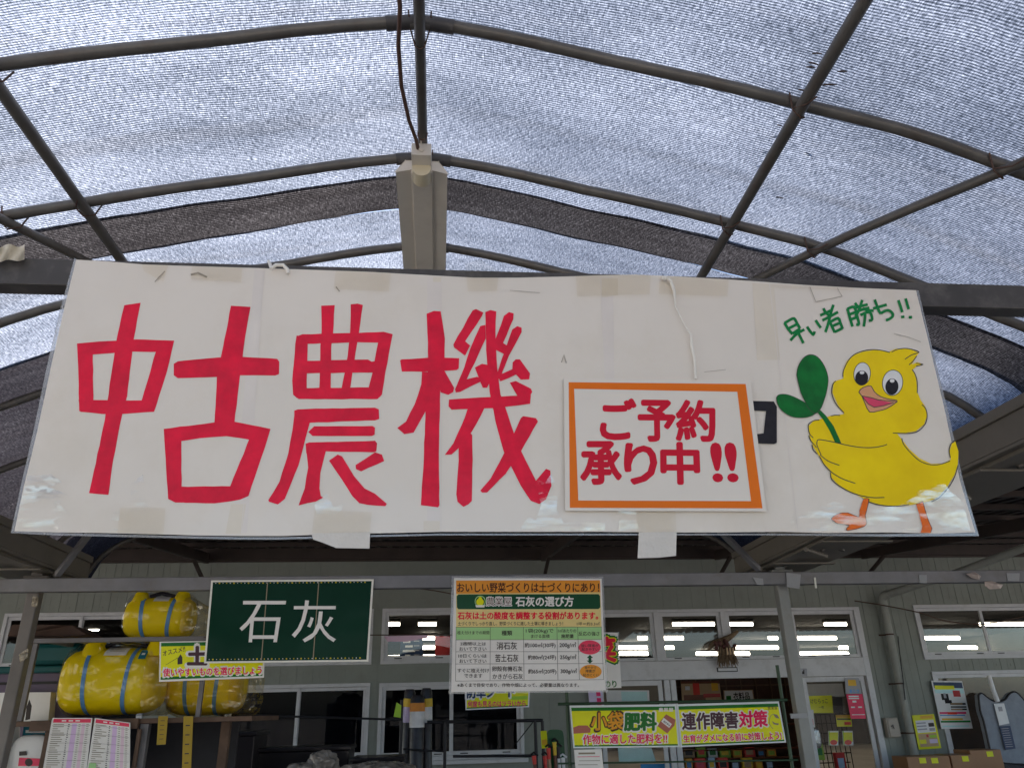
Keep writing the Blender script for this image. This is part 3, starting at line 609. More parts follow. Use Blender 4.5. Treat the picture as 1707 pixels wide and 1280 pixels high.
# covering sign with orange frame
RQ = [(940, 631), (1251, 634), (1278, 852), (942, 851)]
rs = thing('notice_sign', 'white notice with orange frame and red lettering taped over the banner', 'sign', tuple(P(1105, 852, YB - .006)))
b = MB(); b.slab([P(u, v, YB - .007) for u, v in RQ], .0012); b.build('card', M['sheet2'], rs)
A = Art(YB - .007)
of = [(948, 637), (1243, 640), (1271, 847), (950, 846)]; inn = [(957, 648), (1229, 653), (1252, 835), (964, 834)]
for i in range(4): j = (i + 1) % 4; A.poly('orange_frame', M['orange'], [of[i], of[j], inn[j], inn[i]])
oR = (880, 400, 2.4614)
for ch, q in (('ご', [(303, 655), (440, 655), (442, 815), (300, 815)]), ('予', [(455, 660), (600, 662), (603, 822), (458, 822)]), ('約', [(612, 660), (762, 662), (768, 822), (612, 822)]),
              ('承', [(220, 830), (372, 830), (382, 998), (220, 998)]), ('り', [(398, 838), (525, 838), (525, 998), (402, 998)]), ('中', [(548, 833), (697, 835), (703, 998), (550, 998)]), ('!', [(750, 836), (790, 836), (796, 988), (764, 988)]), ('!', [(808, 836), (850, 836), (860, 988), (825, 988)])):
    A.text('red_lettering', M['dkred'], ch, T(q, *oR), .040)
A.done(rs)
# vinyl scrap on the beam
b = MB(); vs = []
for i in range(13):
    for j in range(6):
        u = -12 + i * 4.4; v = 408 + j * 5 + 3 * math.sin(i * .8) * (1 if j < 3 else .6) + (i - 12) * -.3
        vs.append(P(u, v, 1.178 - .006 * math.sin(i * 1.1 + j) - .004))
b.add(vs, [(i * 6 + j, (i + 1) * 6 + j, (i + 1) * 6 + j + 1, i * 6 + j + 1) for i in range(12) for j in range(5)], 0, True)
tag(b.build('vinyl_scrap', pm('cream_vinyl', (.62, .55, .42), .4, var=.1)), 'crumpled cream vinyl scrap wrapped on the dark beam beside the banner', 'scrap')

# ================================================================ shop building
WY = 13.0
M['siding'] = pm('painted_siding', (.275, .295, .26), .55, .1, var=.08, vs=1.2, dirt=(.20, .20, .16), dirt_amt=.45, ds=3)
M['alu'] = pm('window_aluminium', (.64, .64, .655), .45, .1, var=.06, vs=3, dirt=(.30, .29, .27), dirt_amt=.4, ds=6)
M['white'] = pm('white_door_enamel', (.72, .715, .72), .5, var=.05, vs=2, dirt=(.36, .34, .31), dirt_amt=.4, ds=5)
M['glass'] = film_mat('window_glass', (.86, .87, .87), .055, .015, 0, 1, 0)
M['glassd'] = film_mat('screened_glass', (.55, .56, .60), .006, .02, 0, 1, 0)
M['glassc'] = film_mat('door_glass', (.95, .955, .955), .006, .015, 0, 1, 0)
M['brown'] = pm('brown_steel', (.060, .042, .036), .6, .1, var=.2, vs=3)
M['deck'] = pm('roof_deck', (.045, .034, .030), .7, var=.2, vs=3)
M['dark'] = pm('dark_backing', (.022, .022, .028), .6, var=.3, vs=4)
M['inner'] = pm('interior_wall', (.11, .10, .09), .7, var=.15, vs=1)
M['innerd'] = pm('interior_ceiling', (.035, .033, .033), .8, var=.2, vs=1)
M['gap'] = pm('rubber_seal', (.03, .03, .032), .6)
bld = thing('store_building', 'long shop building clad in pale grey green ribbed siding with white framed windows', 'building', (2, WY, 0))
OPEN = [(-6.75, -4.45, 2.29, 3.14), (-3.25, -1.07, 2.29, 3.14), (-.93, 1.33, 2.29, 3.14), (-3.25, -1.07, .92, 2.02), (-.93, 1.33, .90, 2.01), (2.43, 7.16, 0, 3.07), (8.15, 10.62, 2.20, 3.09), (8.22, 12.2, .35, 2.01), (-6.75, -4.45, .92, 2.02)]
xs = sorted({-14, 18} | {o[0] for o in OPEN} | {o[1] for o in OPEN}); zs = sorted({0, 4.15} | {o[2] for o in OPEN} | {o[3] for o in OPEN})
b = MB()
for i in range(len(xs) - 1):
    x0, x1 = xs[i], xs[i + 1]; spans = []
    for j in range(len(zs) - 1):
        cxx, czz = (x0 + x1) / 2, (zs[j] + zs[j + 1]) / 2
        if any(o[0] < cxx < o[1] and o[2] < czz < o[3] for o in OPEN): continue
        if spans and spans[-1][1] == zs[j]: spans[-1][1] = zs[j + 1]
        else: spans.append([zs[j], zs[j + 1]])
    for z0, z1 in spans:
        b.box(x0, x1, WY, WY + .10, z0, z1)
        k = math.ceil((x0 + .02) / .125)
        while k * .125 + .03 < x1 - .01:
            xr = k * .125
            if k % 2 == 0: b.box(xr, xr + .028, WY - .008, WY - .0003, z0 + .001, z1 - .001)
            else: b.box(xr, xr + .008, WY - .003, WY - .0003, z0 + .001, z1 - .001)
            if k % 2 == 1:
                for zz in (z0 + .07, z1 - .10):
                    if z1 - z0 > .12: b.box(xr + .05, xr + .062, WY - .008, WY - .0004, zz, zz + .012)
            k += 1
b.build('siding_wall', M['siding'], bld)
def window(x0, x1, z0, z1, n=2, dark=False):
    f = MB(); t_ = .055; y0, y1 = WY - .03, WY + .08
    f.box(x0, x1, y0, y1, z0, z0 + t_); f.box(x0, x1, y0, y1, z1 - t_, z1); f.box(x0, x0 + t_, y0, y1, z0 + t_, z1 - t_); f.box(x1 - t_, x1, y0, y1, z0 + t_, z1 - t_)
    fr = f.build('window', M['alu'], bld, .004); wv = (x1 - x0 - 2 * t_) / n
    for k in range(n):
        a = x0 + t_ + k * wv; yy = WY + .0 + (.03 if k % 2 else 0); q = MB(); s = .05; e = .004
        a0, a1 = a + (.001 if k == 0 else -.02), a + wv - (.001 if k == n - 1 else -.02); c0, c1 = z0 + t_ + .001, z1 - t_ - .001
        q.box(a0, a1, yy, yy + .028, c0, c0 + s + .012); q.box(a0, a1, yy, yy + .028, c1 - s, c1); q.box(a0, a0 + s, yy, yy + .028, c0 + s + .012, c1 - s); q.box(a1 - s, a1, yy, yy + .028, c0 + s + .012, c1 - s)
        q.box(a0 + .16, a0 + .28, yy - .006, yy - .0005, c0 + .02, c0 + .035, 1); q.box(a1 - .28, a1 - .16, yy - .006, yy - .0005, c0 + .02, c0 + .035, 1)
        q.build('sash', [M['alu'], M['gap']], fr, .003)
        g = MB(); g.box(a0 + s - .005, a1 - s + .005, yy + .012, yy + .016, c0 + s, c1 - s + .005); g.build('pane', M['glassd'] if z1 < 2.1 and x0 < 5 else M['glass'], fr)
for o in OPEN:
    if o[0] == 2.43: continue
    window(*o, n=1 if o[1] > 12 else 2)
# entrance with transoms
ent = MB()
for x in (2.43, 3.55, 4.70, 5.84, 7.06): ent.box(x, x + .10, WY - .04, WY + .09, 2.26, 3.02)
ent.box(2.43, 7.16, WY - .04, WY + .09, 3.02, 3.07); ent.box(2.43, 2.53, WY - .04, WY + .09, 0, 2.259); ent.box(7.06, 7.16, WY - .04, WY + .09, 0, 2.259)
ef = ent.build('window', M['alu'], bld, .004)
for a, c in ((2.53, 3.55), (3.65, 4.70), (4.80, 5.84), (5.94, 7.06)):
    q = MB(); s = .06; z0, z1 = 2.262, 3.019
    q.box(a + .001, c - .001, WY, WY + .03, z0, z0 + .05); q.box(a + .001, c - .001, WY, WY + .03, z1 - s, z1); q.box(a + .001, a + s, WY, WY + .03, z0 + .05, z1 - s); q.box(c - s, c - .001, WY, WY + .03, z0 + .05, z1 - s)
    for xx in (a + .2, c - .32): q.box(xx, xx + .12, WY - .006, WY - .0005, z0 + .025, z0 + .04, 1)
    q.build('sash', [M['alu'], M['gap']], ef, .003)
    g = MB(); g.box(a + s - .005, c - s + .005, WY + .012, WY + .016, z0 + .045, z1 - s + .005); g.build('pane', M['glass'], ef)
b = MB(); b.box(2.535, 7.055, WY - .05, WY + .09, 1.97, 2.255); hd = b.build('door_header', M['white'], bld, .006)
b = MB(); p = P(1212, 1115.5, WY - .055); b.box(p.x - .17, p.x + .17, WY - .075, WY - .0505, p.z - .035, p.z + .035, 1); b.box(p.x - .155, p.x + .155, WY - .078, WY - .0752, p.z - .022, p.z + .022); b.build('door_sensor', [M['white'], M['gap']], hd)
for a, c in ((2.56, 3.60), (5.96, 7.03)):
    q = MB(); s = .07
    q.box(a, a + s, WY + .0, WY + .035, .02, 1.965); q.box(c - s, c, WY + .0, WY + .035, .02, 1.965); q.box(a + s, c - s, WY, WY + .035, 1.89, 1.965); q.box(a + s, c - s, WY, WY + .035, .02, .2)
    d = q.build('entrance_door', M['white'], bld, .004); g = MB(); g.box(a + s - .005, c - s + .005, WY + .014, WY + .018, .195, 1.895); g.build('pane', M['glassc'], d)
q = MB(); q.box(3.63, 3.72, WY - .02, WY + .06, .02, 1.966); q.box(3.74, 3.83, WY + .0, WY + .05, .02, 1.966); q.build('door_jamb', M['white'], bld, .004)
# roof, eave, interior shell
b = MB()
b.box(-14, 18, WY + .10, 34, 4.0, 4.3)
b.build('roof', M['deck'], bld)
b = MB(); E0, E1 = 4.95, WY + .09  # eave's unseen outer part made deep and low to shade the shopfront
def zr(y): return 4.12 - (WY - y) * .09
for k in range(int(32 / .2)):
    x = -14 + k * .2
    b.add([(x, E0, zr(E0)), (x + .1, E0, zr(E0)), (x + .1, E1, zr(E1)), (x, E1, zr(E1)), (x + .1, E0, zr(E0) + .06), (x + .2, E0, zr(E0) + .06), (x + .2, E1, zr(E1) + .06), (x + .1, E1, zr(E1) + .06)],
          [(0, 3, 2, 1), (4, 7, 6, 5), (1, 2, 7, 4)] + ([(0, 3, 2, 1)] if False else []))
    b.add([(x + .2, E0, zr(E0) + .06), (x + .2, E0, zr(E0)), (x + .2, E1, zr(E1)), (x + .2, E1, zr(E1) + .06)], [(0, 1, 2, 3)])
b.build('eave_roof', M['deck'], bld)
b = MB(); b.box(-14, 18, WY - .09, WY - .016, 3.93, 4.12); b.box(-14, 18, WY - .05, WY - .017, 3.90, 3.929)
for y in (12.0, 11.1, 10.2, 9.3, 8.4, 7.5, 6.6, 5.7): b.box(-14, 18, y, y + .06, zr(y) - .07, zr(y) - .006)
b.build('eave_beam', M['brown'], bld)
for u, v in ((345, 955), (905, 953), (1440, 960), (40, 950), (1195, 962)):
    p = P(u, v, WY); b = MB(); a = Vector((p.x, WY - .10, zr(WY) - .17)); c = Vector((p.x, 5.05, zr(5.05) - .17)); b.bar(a, c, .07, .16)
    b.bar((p.x, WY - .03, 3.55), (p.x, WY - .9, 3.86), .05, .05); b.build('rafter', M['brown'], bld, .004)
b = MB(); b.box(-14, 18, 33.8, 34, 0, 4.0); b.box(-14, -13.9, WY + .1, 33.8, 0, 4.0); b.box(17.9, 18, WY + .1, 33.8, 0, 4.0); b.build('interior_wall', M['inner'], bld)
b = MB(); b.box(-13.9, 17.9, WY + .11, 33.8, 3.5, 3.6); b.build('interior_ceiling', M['innerd'], bld)
b = MB(); b.box(-7, 1.7, WY + .55, WY + .6, .05, 2.2); b.build('window_backing', M['dark'], bld)  # dark sheet added so the lower windows look unlit inside
b = MB(); b.box(8.3, 12.4, WY + 1.2, WY + 1.25, .05, 2.15); b.build('window_backing', pm('brown_board', (.10, .045, .02), .6, var=.4, vs=3), bld)
b = MB(); p0 = P(583, 1252, WY - .1); b.box(-3.3, 1.38, WY - .10, WY - .031, .84, .899); b.build('window_sill', M['alu'], bld, .005)
# drain pipe with elbow and clamps
M['pvc'] = pm('grey_pvc', (.36, .37, .33), .5, var=.1, vs=3, dirt=(.2, .2, .16), dirt_amt=.5)
dn = thing('drain_pipe', 'grey rain pipe running down the siding with an elbow towards the eave', 'pipe', tuple(P(1530, 1262, 12.86) * 1.0))
x0 = P(1484, 1060, 12.85).x; pe = P(1478, 996, 12.85)
b = MB(); b.tube([(x0, 12.86, .1), (x0, 12.86, pe.z - .12)], .062, 14); b.build('pipe', M['pvc'], dn)
b = MB(); b.tube([(x0, 12.86, pe.z - .121), (x0, 12.86, pe.z - .04), (x0 + .01, 12.82, pe.z + .02), (x0 + .06, 12.75, pe.z + .05)], .07, 14); b.build('elbow', M['pvc'], dn)
b = MB(); e2 = P(1720, 908, 10.6); b.tube([(x0 + .06, 12.75, pe.z + .05), tuple(P(1600, 953, 11.7)), tuple(e2)], .062, 14); b.build('pipe', M['pvc'], dn)
for v in (1057, 1139, 1222):
    z = P(1490, v, 12.86).z; b = MB(); b.tube([(x0, 12.86, z - .012), (x0, 12.86, z + .012)], .069, 14); b.box(x0 - .12, x0 + .12, 12.93, 12.985, z - .011, z + .011); b.build('clamp', M['wire'], dn)
def line(pts, r, mat, name, label, cat, group=None):
    b = MB(); b.tube(pts, r, 6); return tag(b.build(name, mat), label, cat, group)
line([P(u, v, 12.78) for u, v in smooth([(1497, 1060), (1500, 1090), (1505, 1130), (1509, 1166)], 3)] + [], .009, M['gap'], 'cable', 'black cable end hanging beside the grey drain pipe', 'cable')
line([P(u, v, 12.7) for u, v in smooth([(1425, 1001), (1470, 1008), (1530, 1020), (1570, 1033), (1620, 1040), (1660, 1037), (1712, 1026)], 5)], .010, M['wire'], 'cable', 'thin slack cable swagged across the transom window beyond the drain pipe', 'cable')
line([P(u, v, 4.5) for u, v in smooth([(617, 977), (660, 978), (710, 982), (757, 990)], 4)], .003, M['wire'], 'wire', 'short dark wire under the tie bar between the green board and the chart', 'wire')
line([P(u, v, 4.5) for u, v in [(340, 1062), (620, 1058), (760, 1058), (1010, 1060)]], .003, M['wire'], 'wire', 'taut thin wire stretched behind the green board and the chart', 'wire')
b = MB(); b.slab([P(u, v, 4.48) for u, v in ((640, 1060), (714, 1058), (712, 1063), (678, 1069), (646, 1069))], .001); tag(b.build('paper_strip', pm('pink_paper', (.62, .42, .50), .6)), 'narrow pink and white paper strip on the taut wire', 'strip')
# ---- interior tube lamps
M['tube'] = pm('lit_tube', (.8, .8, .75), .4, var=0, emit=(1, .89, .72, 1), es=8)
def lamps(Y, row, segs, v):
    for u0, u1, where in segs:
        a, c = P(u0, v, Y), P(u1, v, Y); l = thing('tube_lamp', f'tube lamp, {row}, {where}', 'lamp', tuple((a + c) / 2), 'lit tube lamps inside the shop')
        h = .036 * Y / 17
        b = MB(); b.tube([a + Vector((.02, 0, 0)), c - Vector((.02, 0, 0))], h, 10); b.build('tube', M['tube'], l)
        b = MB(); b.box(a.x, c.x, Y - .06, Y + .06, a.z + h + .005, a.z + h + .07); b.build('housing', M['inner'], l)
L1, L2, L3, L4 = 'brightest highest row', 'second row down', 'third row down', 'lowest faintest row'
pa, pb, pcx, pd_, pe_, pf = 'through the transom beside the chart', 'through the transom before the straw wreath', 'through the transom between wreath and bare post', 'through the transom above the red sticker', 'through the window near the drain pipe', 'through the last window of the frontage'
lamps(17.4, L1, ((640, 668, 'at the near edge of the window beside the green board'), (696, 729, 'mid pane beside the green board'), (1120, 1192, pb), (1207, 1256, pcx), (1373, 1412, pd_), (1632, 1740, pf)), 1040)
lamps(21.2, L2, ((703, 726, 'beside the red hanging panel'), (1062, 1080, pa), (1100, 1140, pb), (1280, 1297, pcx), (1324, 1395, pd_), (1540, 1600, pe_)), 1063)
lamps(25.1, L3, ((704, 726, 'below the red hanging panel edge'), (1011, 1080, pa), (1102, 1124, pb), (1222, 1298, pcx), (1398, 1414, pd_), (1581, 1629, pe_), (1640, 1658, pf)), 1079)
lamps(29.1, L4, ((638, 668, 'low in the window beside the green board'), (704, 726, 'low beside the red hanging panel'), (1018, 1081, pa), (1160, 1197, pb), (1206, 1250, pcx), (1329, 1415, pd_), (1559, 1575, pe_), (1648, 1661, pf)), 1089)
lamps(19.0, 'single', ((146, 166, 'through the far window behind the cardboard flap'),), 1048)
# ---- boards hanging inside
def board(name, label, cat, Y, quad, mat, th=.02, loc=None, group=None):
    t_ = thing(name, label, cat, tuple(P(*quad[3], Y)), group); b = MB(); b.slab([P(u, v, Y) for u, v in quad], th); b.build('panel', mat, t_); return t_
G = lambda n, r, g, b_, **k: pm(n, S(r, g, b_, .5), **k)
MT = {k: G('print_' + k, *c, rough=.5, coat=.2, var=.04) for k, c in dict(navy=(35, 50, 75), redp=(150, 45, 45), yellow=(205, 185, 25), green=(25, 95, 35), magenta=(190, 30, 85), white=(205, 205, 205), black=(25, 22, 24), tan=(150, 125, 95), brown=(90, 50, 35), blue=(55, 120, 170), sky=(150, 185, 210), pinkred=(190, 45, 75), lime=(130, 165, 45), grey=(125, 125, 130), redx=(195, 50, 40), orangep=(225, 140, 40), teal=(15, 60, 60), lilac=(165, 155, 180), orange2=(215, 130, 35), dgreen=(15, 60, 35), purple=(75, 65, 80), cardboard=(120, 88, 62)).items()}
MD = {k: pm('dim_' + k, S(*c, .22), .55, var=.15, vs=12) for k, c in dict(yellow=(120, 100, 25), redx=(115, 35, 30), white=(130, 125, 125), tan=(90, 75, 58), green=(22, 60, 28), pinkred=(110, 35, 50), black=(22, 20, 22), orangep=(135, 85, 30), sky=(85, 100, 115), brown=(55, 33, 25), lime=(75, 95, 30), blue=(35, 70, 100), lilac=(105, 98, 118), orange2=(125, 75, 25)).items()}  # second set of print colours, toned for the weak light on the stock
t_ = board('hanging_sign', 'dark blue sign board hanging inside the shop behind the transom', 'sign', 17.9, [(668, 1062), (704, 1061), (706, 1100), (666, 1100)], MT['navy'])
A = Art(17.9)
for k in range(4): A.rect('lettering', MT['white'], A.sub([(668, 1062), (704, 1061), (706, 1100), (666, 1100)], .12 + .1 * (k % 2), .15 + .2 * k, .45 + .1 * (k % 3), .24 + .2 * k)); A.rect('lettering', MT['grey'], A.sub([(668, 1062), (704, 1061), (706, 1100), (666, 1100)], .6, .15 + .2 * k, .85, .2 + .2 * k))
A.done(t_)
t_ = board('hanging_sign', 'red sign panel hanging inside the shop behind the transom', 'sign', 17.9, [(726, 1060), (760, 1060), (760, 1100), (725, 1100)], MT['redp'])
# entrance interior: brown lattice, posters, goods
p0, p1 = P(1100, 1128, 16.5), P(1330, 1176, 16.5)
t_ = thing('lattice_shelf', 'brown wooden lattice shelf inside the open entrance', 'shelf', (p0.x, 16.5, p1.z - 1.2))
b = MB(); b.box(p0.x, p1.x, 16.52, 16.55, 0.02, p0.z + .3); b.build('back_board', pm('dark_brown_wood', (.085, .03, .014), .5, var=.3, vs=4), t_)
b = MB()
for k in range(9): x = p0.x + .1 + (p1.x - p0.x) * k / 9; b.box(x, x + .025, 16.48, 16.50, p1.z, p0.z + .3)
for k in range(3): z = p1.z + .1 + k * .3; b.box(p0.x, p1.x, 16.50, 16.519, z, z + .03)
b.build('slats', pm('tan_wood', (.16, .08, .04), .5), t_)
for k in range(3):
    z = .35 + k * .42; b = MB(); b.box(p0.x, p1.x, 15.9, 16.5, z, z + .03); b.build('shelf_board', MT['brown'], t_)
def poster(name, label, Y, quad, base, blocks=(), texts=(), cat='poster', th=.004, group=None):
    t_ = thing(name, label, cat, tuple(P(*quad[3], Y)), group); b = MB(); b.slab([P(u, v, Y) for u, v in quad], th); b.build('paper', MT[base] if isinstance(base, str) else base, t_)
    A = Art(Y)
    for m, a, b_, c, d in blocks: A.rect('print', MT[m], A.sub(quad, a, b_, c, d))
    for m, s, a, b_, c, d, o in texts: A.text('lettering', MT[m], s, A.sub(quad, a, b_, c, d), o)
    A.done(t_); return t_
poster('poster', 'brown and tan poster with red patches above the entrance shelf', 16.0, [(1135, 1135), (1199, 1135), (1203, 1166), (1137, 1168)], 'tan', (('brown', 0, 0, 1, .12), ('redx', .3, .1, .47, .75), ('orangep', .78, .1, .95, .5), ('brown', .05, .7, .6, 1), ('white', .1, .25, .22, .45), ('redp', .55, .65, .98, .85)))
poster('poster', 'pale sign reading clothing in black beside a green dot', 16.0, [(1206, 1150), (1255, 1149), (1258, 1168), (1207, 1171)], 'tan', (('white', .03, .05, .97, .95), ('green', .08, .45, .24, .9)), (('black', '衣料品', .32, .2, .86, .85, .02),))
rnd = random.Random(11); cols = ['yellow', 'redx', 'white', 'tan', 'green', 'pinkred', 'black', 'orangep', 'sky', 'brown', 'lime', 'blue']
u = 1112; k = 0
names = ['yellow', 'red', 'white', 'tan', 'green', 'pink', 'black', 'orange', 'pale blue', 'brown', 'lime', 'blue']
def pack(u0, v0, u1, v1, Y, m, m2, label, cat='packet', group=None, name='goods_packet'):
    t_ = thing(name, label, cat, tuple(P((u0 + u1) / 2, v1, Y)), group)
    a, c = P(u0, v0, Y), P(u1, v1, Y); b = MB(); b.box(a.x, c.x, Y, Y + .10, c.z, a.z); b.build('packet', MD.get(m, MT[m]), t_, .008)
    b = MB(); b.box(a.x + .15 * (c.x - a.x), c.x - .2 * (c.x - a.x), Y - .004, Y - .0005, c.z + .3 * (a.z - c.z), a.z - .25 * (a.z - c.z)); b.build('label', MD.get(m2, MT[m2]), t_); return t_
ref = ['nearest the white jamb', 'next to the jamb end', 'a third along', 'before the middle', 'mid shelf', 'past the middle', 'two thirds along', 'before the green stake', 'nearest the green stake']
for r_, (v0, v1, Yr) in enumerate(((1247, 1262, 15.9), (1264, 1285, 15.2))):
    u = 1120
    for k in range(9):
        wd = rnd.choice((14, 17, 20)); m = rnd.randrange(12); m2 = (m + rnd.randrange(2, 6)) % 12
        pack(u, v0 + rnd.uniform(-2, 2), u + wd, v1, Yr, cols[m], cols[m2], f'{names[m]} goods packet with {names[m2]} label, {("upper", "lower")[r_]} shelf, {ref[k]}', group='packets on the shop shelf'); u += wd + 2
b = MB(); z = P(1200, 1262.5, 15.9).z; b.box(p0.x, p1.x - .2, 15.85, 16.4, z - .03, z - .001); z = P(1200, 1285.5, 15.2).z; b.box(p0.x, p1.x - .2, 15.15, 15.84, z - .03, z - .001); tag(b.build('shelf_boards', MT['brown']), 'brown shelf boards under the goods packets in the entrance', 'shelf')
# things behind the left and right glass panels of the entrance
poster('poster', 'white poster on the glass left of the white door jamb', 13.2, [(1010, 1150), (1082, 1150), (1083, 1170), (1012, 1170)], 'white', (('sky', .35, .1, .95, .9),))
poster('poster', 'pale blue poster low on the glass beside the white door jamb', 13.2, [(1030, 1246), (1086, 1246), (1094, 1269), (1032, 1270)], 'sky')
poster('poster', 'brighter blue poster at the foot of the glass beside the jamb', 13.2, [(1068, 1273), (1122, 1272), (1124, 1290), (1068, 1290)], 'blue')
poster('notice', 'lilac notice with magenta characters behind the chart', 12.9, [(980, 1150), (1004, 1150), (1007, 1182), (984, 1182)], 'lilac', (('magenta', .55, .1, .85, .3), ('magenta', .55, .4, .85, .6), ('magenta', .55, .7, .85, .9)), cat='notice')
Q = lambda pts: T(pts, 1290, 1080, 6.4)
poster('sticker', 'grey sticker with orange heart and blue letters on the door glass', 12.97, Q([(758, 315), (905, 315), (940, 485), (768, 485)]), 'grey', (('orangep', .2, .12, .75, .5),), (('blue', 'あじさ', .25, .72, .85, .95, .03),), cat='sticker')
poster('sticker', 'pink red sticker with white lines on the door glass', 12.97, Q([(772, 490), (945, 488), (985, 750), (822, 752)]), 'pinkred', (('white', .12, .06, .75, .12), ('white', .1, .15, .75, .2), ('white', .3, .26, .55, .34), ('white', .15, .5, .4, .56), ('white', .6, .5, .85, .56), ('white', .12, .82, .95, .85)), cat='sticker')
poster('sticker', 'tiny dark blue plate on the white door header', 12.94, Q([(212, 250), (268, 250), (272, 310), (214, 312)]), 'navy', (('sky', .2, .3, .8, .6),), cat='sticker')
poster('sticker', 'small grey camera pictogram on the white door header', 12.94, Q([(282, 215), (352, 215), (356, 298), (285, 300)]), 'grey', (('black', .25, .35, .6, .7), ('black', .45, .15, .6, .4)), cat='sticker')
sh = thing('shirt', 'black folded shirt displayed behind the yellow card', 'shirt', tuple(P(1350, 1190, 13.5)))
b = MB(); b.slab([P(u, v, 13.5) for u, v in Q([(258, 525), (350, 510), (625, 510), (730, 525), (740, 700), (280, 655)])], .08); b.build('cloth', MT['black'], sh, .01)
poster('card', 'yellow card with black handwriting pinned on the black shirt', 13.45, Q([(368, 508), (618, 500), (635, 690), (385, 690)]), 'yellow', (), (('black', 'けむらっこ', .08, .18, .8, .45, .01), ('black', '一枚', .4, .58, .62, .75, .01)), cat='card')
poster('card', 'pink white card beside the grey post behind the door glass', 13.4, Q([(285, 655), (420, 655), (440, 850), (310, 850)]), 'white', (('pinkred', .3, .5, .9, .85), ('magenta', .1, .1, .7, .2)), cat='card')
pk = poster('leaflet', 'yellow orange leaflet above the two red dot packets', 13.4, Q([(660, 710), (825, 710), (835, 835), (675, 835)]), 'yellow', (('orangep', .0, .0, 1, .25), ('black', .05, .3, .95, .42), ('redx', .5, .6, .95, .85)), cat='leaflet')
for q, lb in (([(585, 880), (690, 880), (688, 1035), (592, 1035)], 'yellow packet with red dot, the one nearer the silver bag'), ([(735, 880), (840, 880), (850, 1035), (745, 1035)], 'yellow packet with red dot, the one nearer the pink sticker')):
    t_ = poster('goods_packet', lb, 13.3, Q(q), 'white', (('yellow', .04, .1, .96, .75), ('lime', 0, 0, .08, 1)), cat='packet', th=.03, group='yellow packets with red dots'); A = Art(13.299); qq = Q(q)
    A.ell('print', MT['redx'], (sum(p[0] for p in qq) / 4, qq[2][1] - 5), 6, 4.2); A.done(t_)
fb = pm('silver_foil', (.42, .44, .45), .25, .7, var=.3, vs=20, bump=.8, bs=25)
b = MB(); c = P(1356, 1229, 13.35); b.blob(c, .12, .04, .155, jit=.06, pw=.5); tag(b.build('foil_bag', fb), 'silver crinkled foil bag hanging below the pink card', 'bag')
pack(1355, 1239, 1376, 1266, 13.5, 'lime', 'green', 'lime green packet under the silver foil bag'); pack(1348, 1264, 1368, 1290, 13.3, 'yellow', 'lime', 'yellow packet lowest beside the grey post'); pack(1392, 1254, 1414, 1290, 13.4, 'redp', 'sky', 'red packet with blue grey stripe under the red dot packets')
b = MB()
for k in range(9): x = P(1345 + k * 8, 1200, 13.6).x; b.tube([(x, 13.6, P(1345, 1290, 13.6).z), (x, 13.6, P(1345, 1190, 13.6).z)], .008, 6)
for v in (1191, 1206, 1222, 1238, 1256, 1272): a, c = P(1340, v, 13.6), P(1418, v, 13.6); b.tube([a, (c.x, c.y, a.z)], .008, 6)
tag(b.build('wire_rack', MT['black']), 'black wire grid rack holding packets behind the door glass', 'rack')
b = MB(); a, c = P(1335, 1140, 14), P(1408, 1160, 14); b.box(a.x, c.x, 14, 14.3, c.z, a.z); tag(b.build('white_carton', MT['white']), 'pale carton above the black shirt behind the door glass', 'carton')
# ---- meter box, posters by the drain pipe
t_ = thing('meter_box', 'beige metal meter box with a small handle on the siding', 'box', tuple(P(1490, 1228, 12.9)))
a, c = P(1477, 1196, 12.86), P(1504, 1228, 12.86); b = MB(); b.box(a.x, c.x, 12.88, 12.984, c.z, a.z); b.build('body', pm('beige_enamel', (.42, .37, .31), .45, var=.05), t_, .008)
b = MB(); b.box(a.x + .025, c.x - .01, 12.868, 12.8795, c.z + .012, a.z - .02); b.build('door', pm('beige_door', (.47, .41, .34), .45, var=.05), t_, .004)
b = MB(); b.tube([(a.x + .06, 12.86, a.z - .13), (a.x + .09, 12.855, a.z - .10), (a.x + .10, 12.855, a.z - .16)], .008, 6); b.build('handle', M['zinc'], t_)
Q5 = lambda pts: T(pts, 1460, 1080, 6.4)
poster('poster', 'blue topped machine leaflet with a red disc on the display window', 12.93, Q5([(590, 345), (920, 350), (1035, 855), (700, 860)]), 'white', (('navy', .05, .03, .98, .15), ('sky', .05, .15, .98, .26), ('yellow', .07, .10, .7, .18), ('black', .22, .27, .45, .40), ('grey', .3, .26, .38, .36), ('black', .3, .4, .52, .47), ('redp', .62, .2, .85, .33), ('black', .45, .46, .95, .50), ('tan', .47, .47, .85, .49), ('black', .45, .53, .95, .56), ('black', .45, .58, .95, .61), ('tan', .47, .585, .8, .605), ('magenta', .05, .65, .9, .69), ('redx', .3, .65, .6, .70), ('blue', .05, .71, .85, .73), ('orangep', .08, .78, .75, .82), ('green', .03, .83, .98, .87), ('sky', .05, .93, .9, .96)))
poster('poster', 'yellow bordered information poster on the siding by the drain pipe', 12.95, Q5([(385, 715), (620, 700), (700, 1065), (460, 1080)]), 'yellow', (('white', .1, .16, .92, .52), ('tan', .1, .55, .92, .93), ('orangep', .35, .03, .92, .12), ('grey', .12, .22, .55, .26), ('grey', .12, .31, .55, .35), ('grey', .12, .40, .55, .44), ('black', .65, .25, .9, .36), ('grey', .65, .4, .9, .48), ('yellow', .12, .72, .4, .84), ('redp', .45, .58, .55, .66), ('lilac', .55, .72, .9, .84), ('lime', .6, .6, .9, .68)))
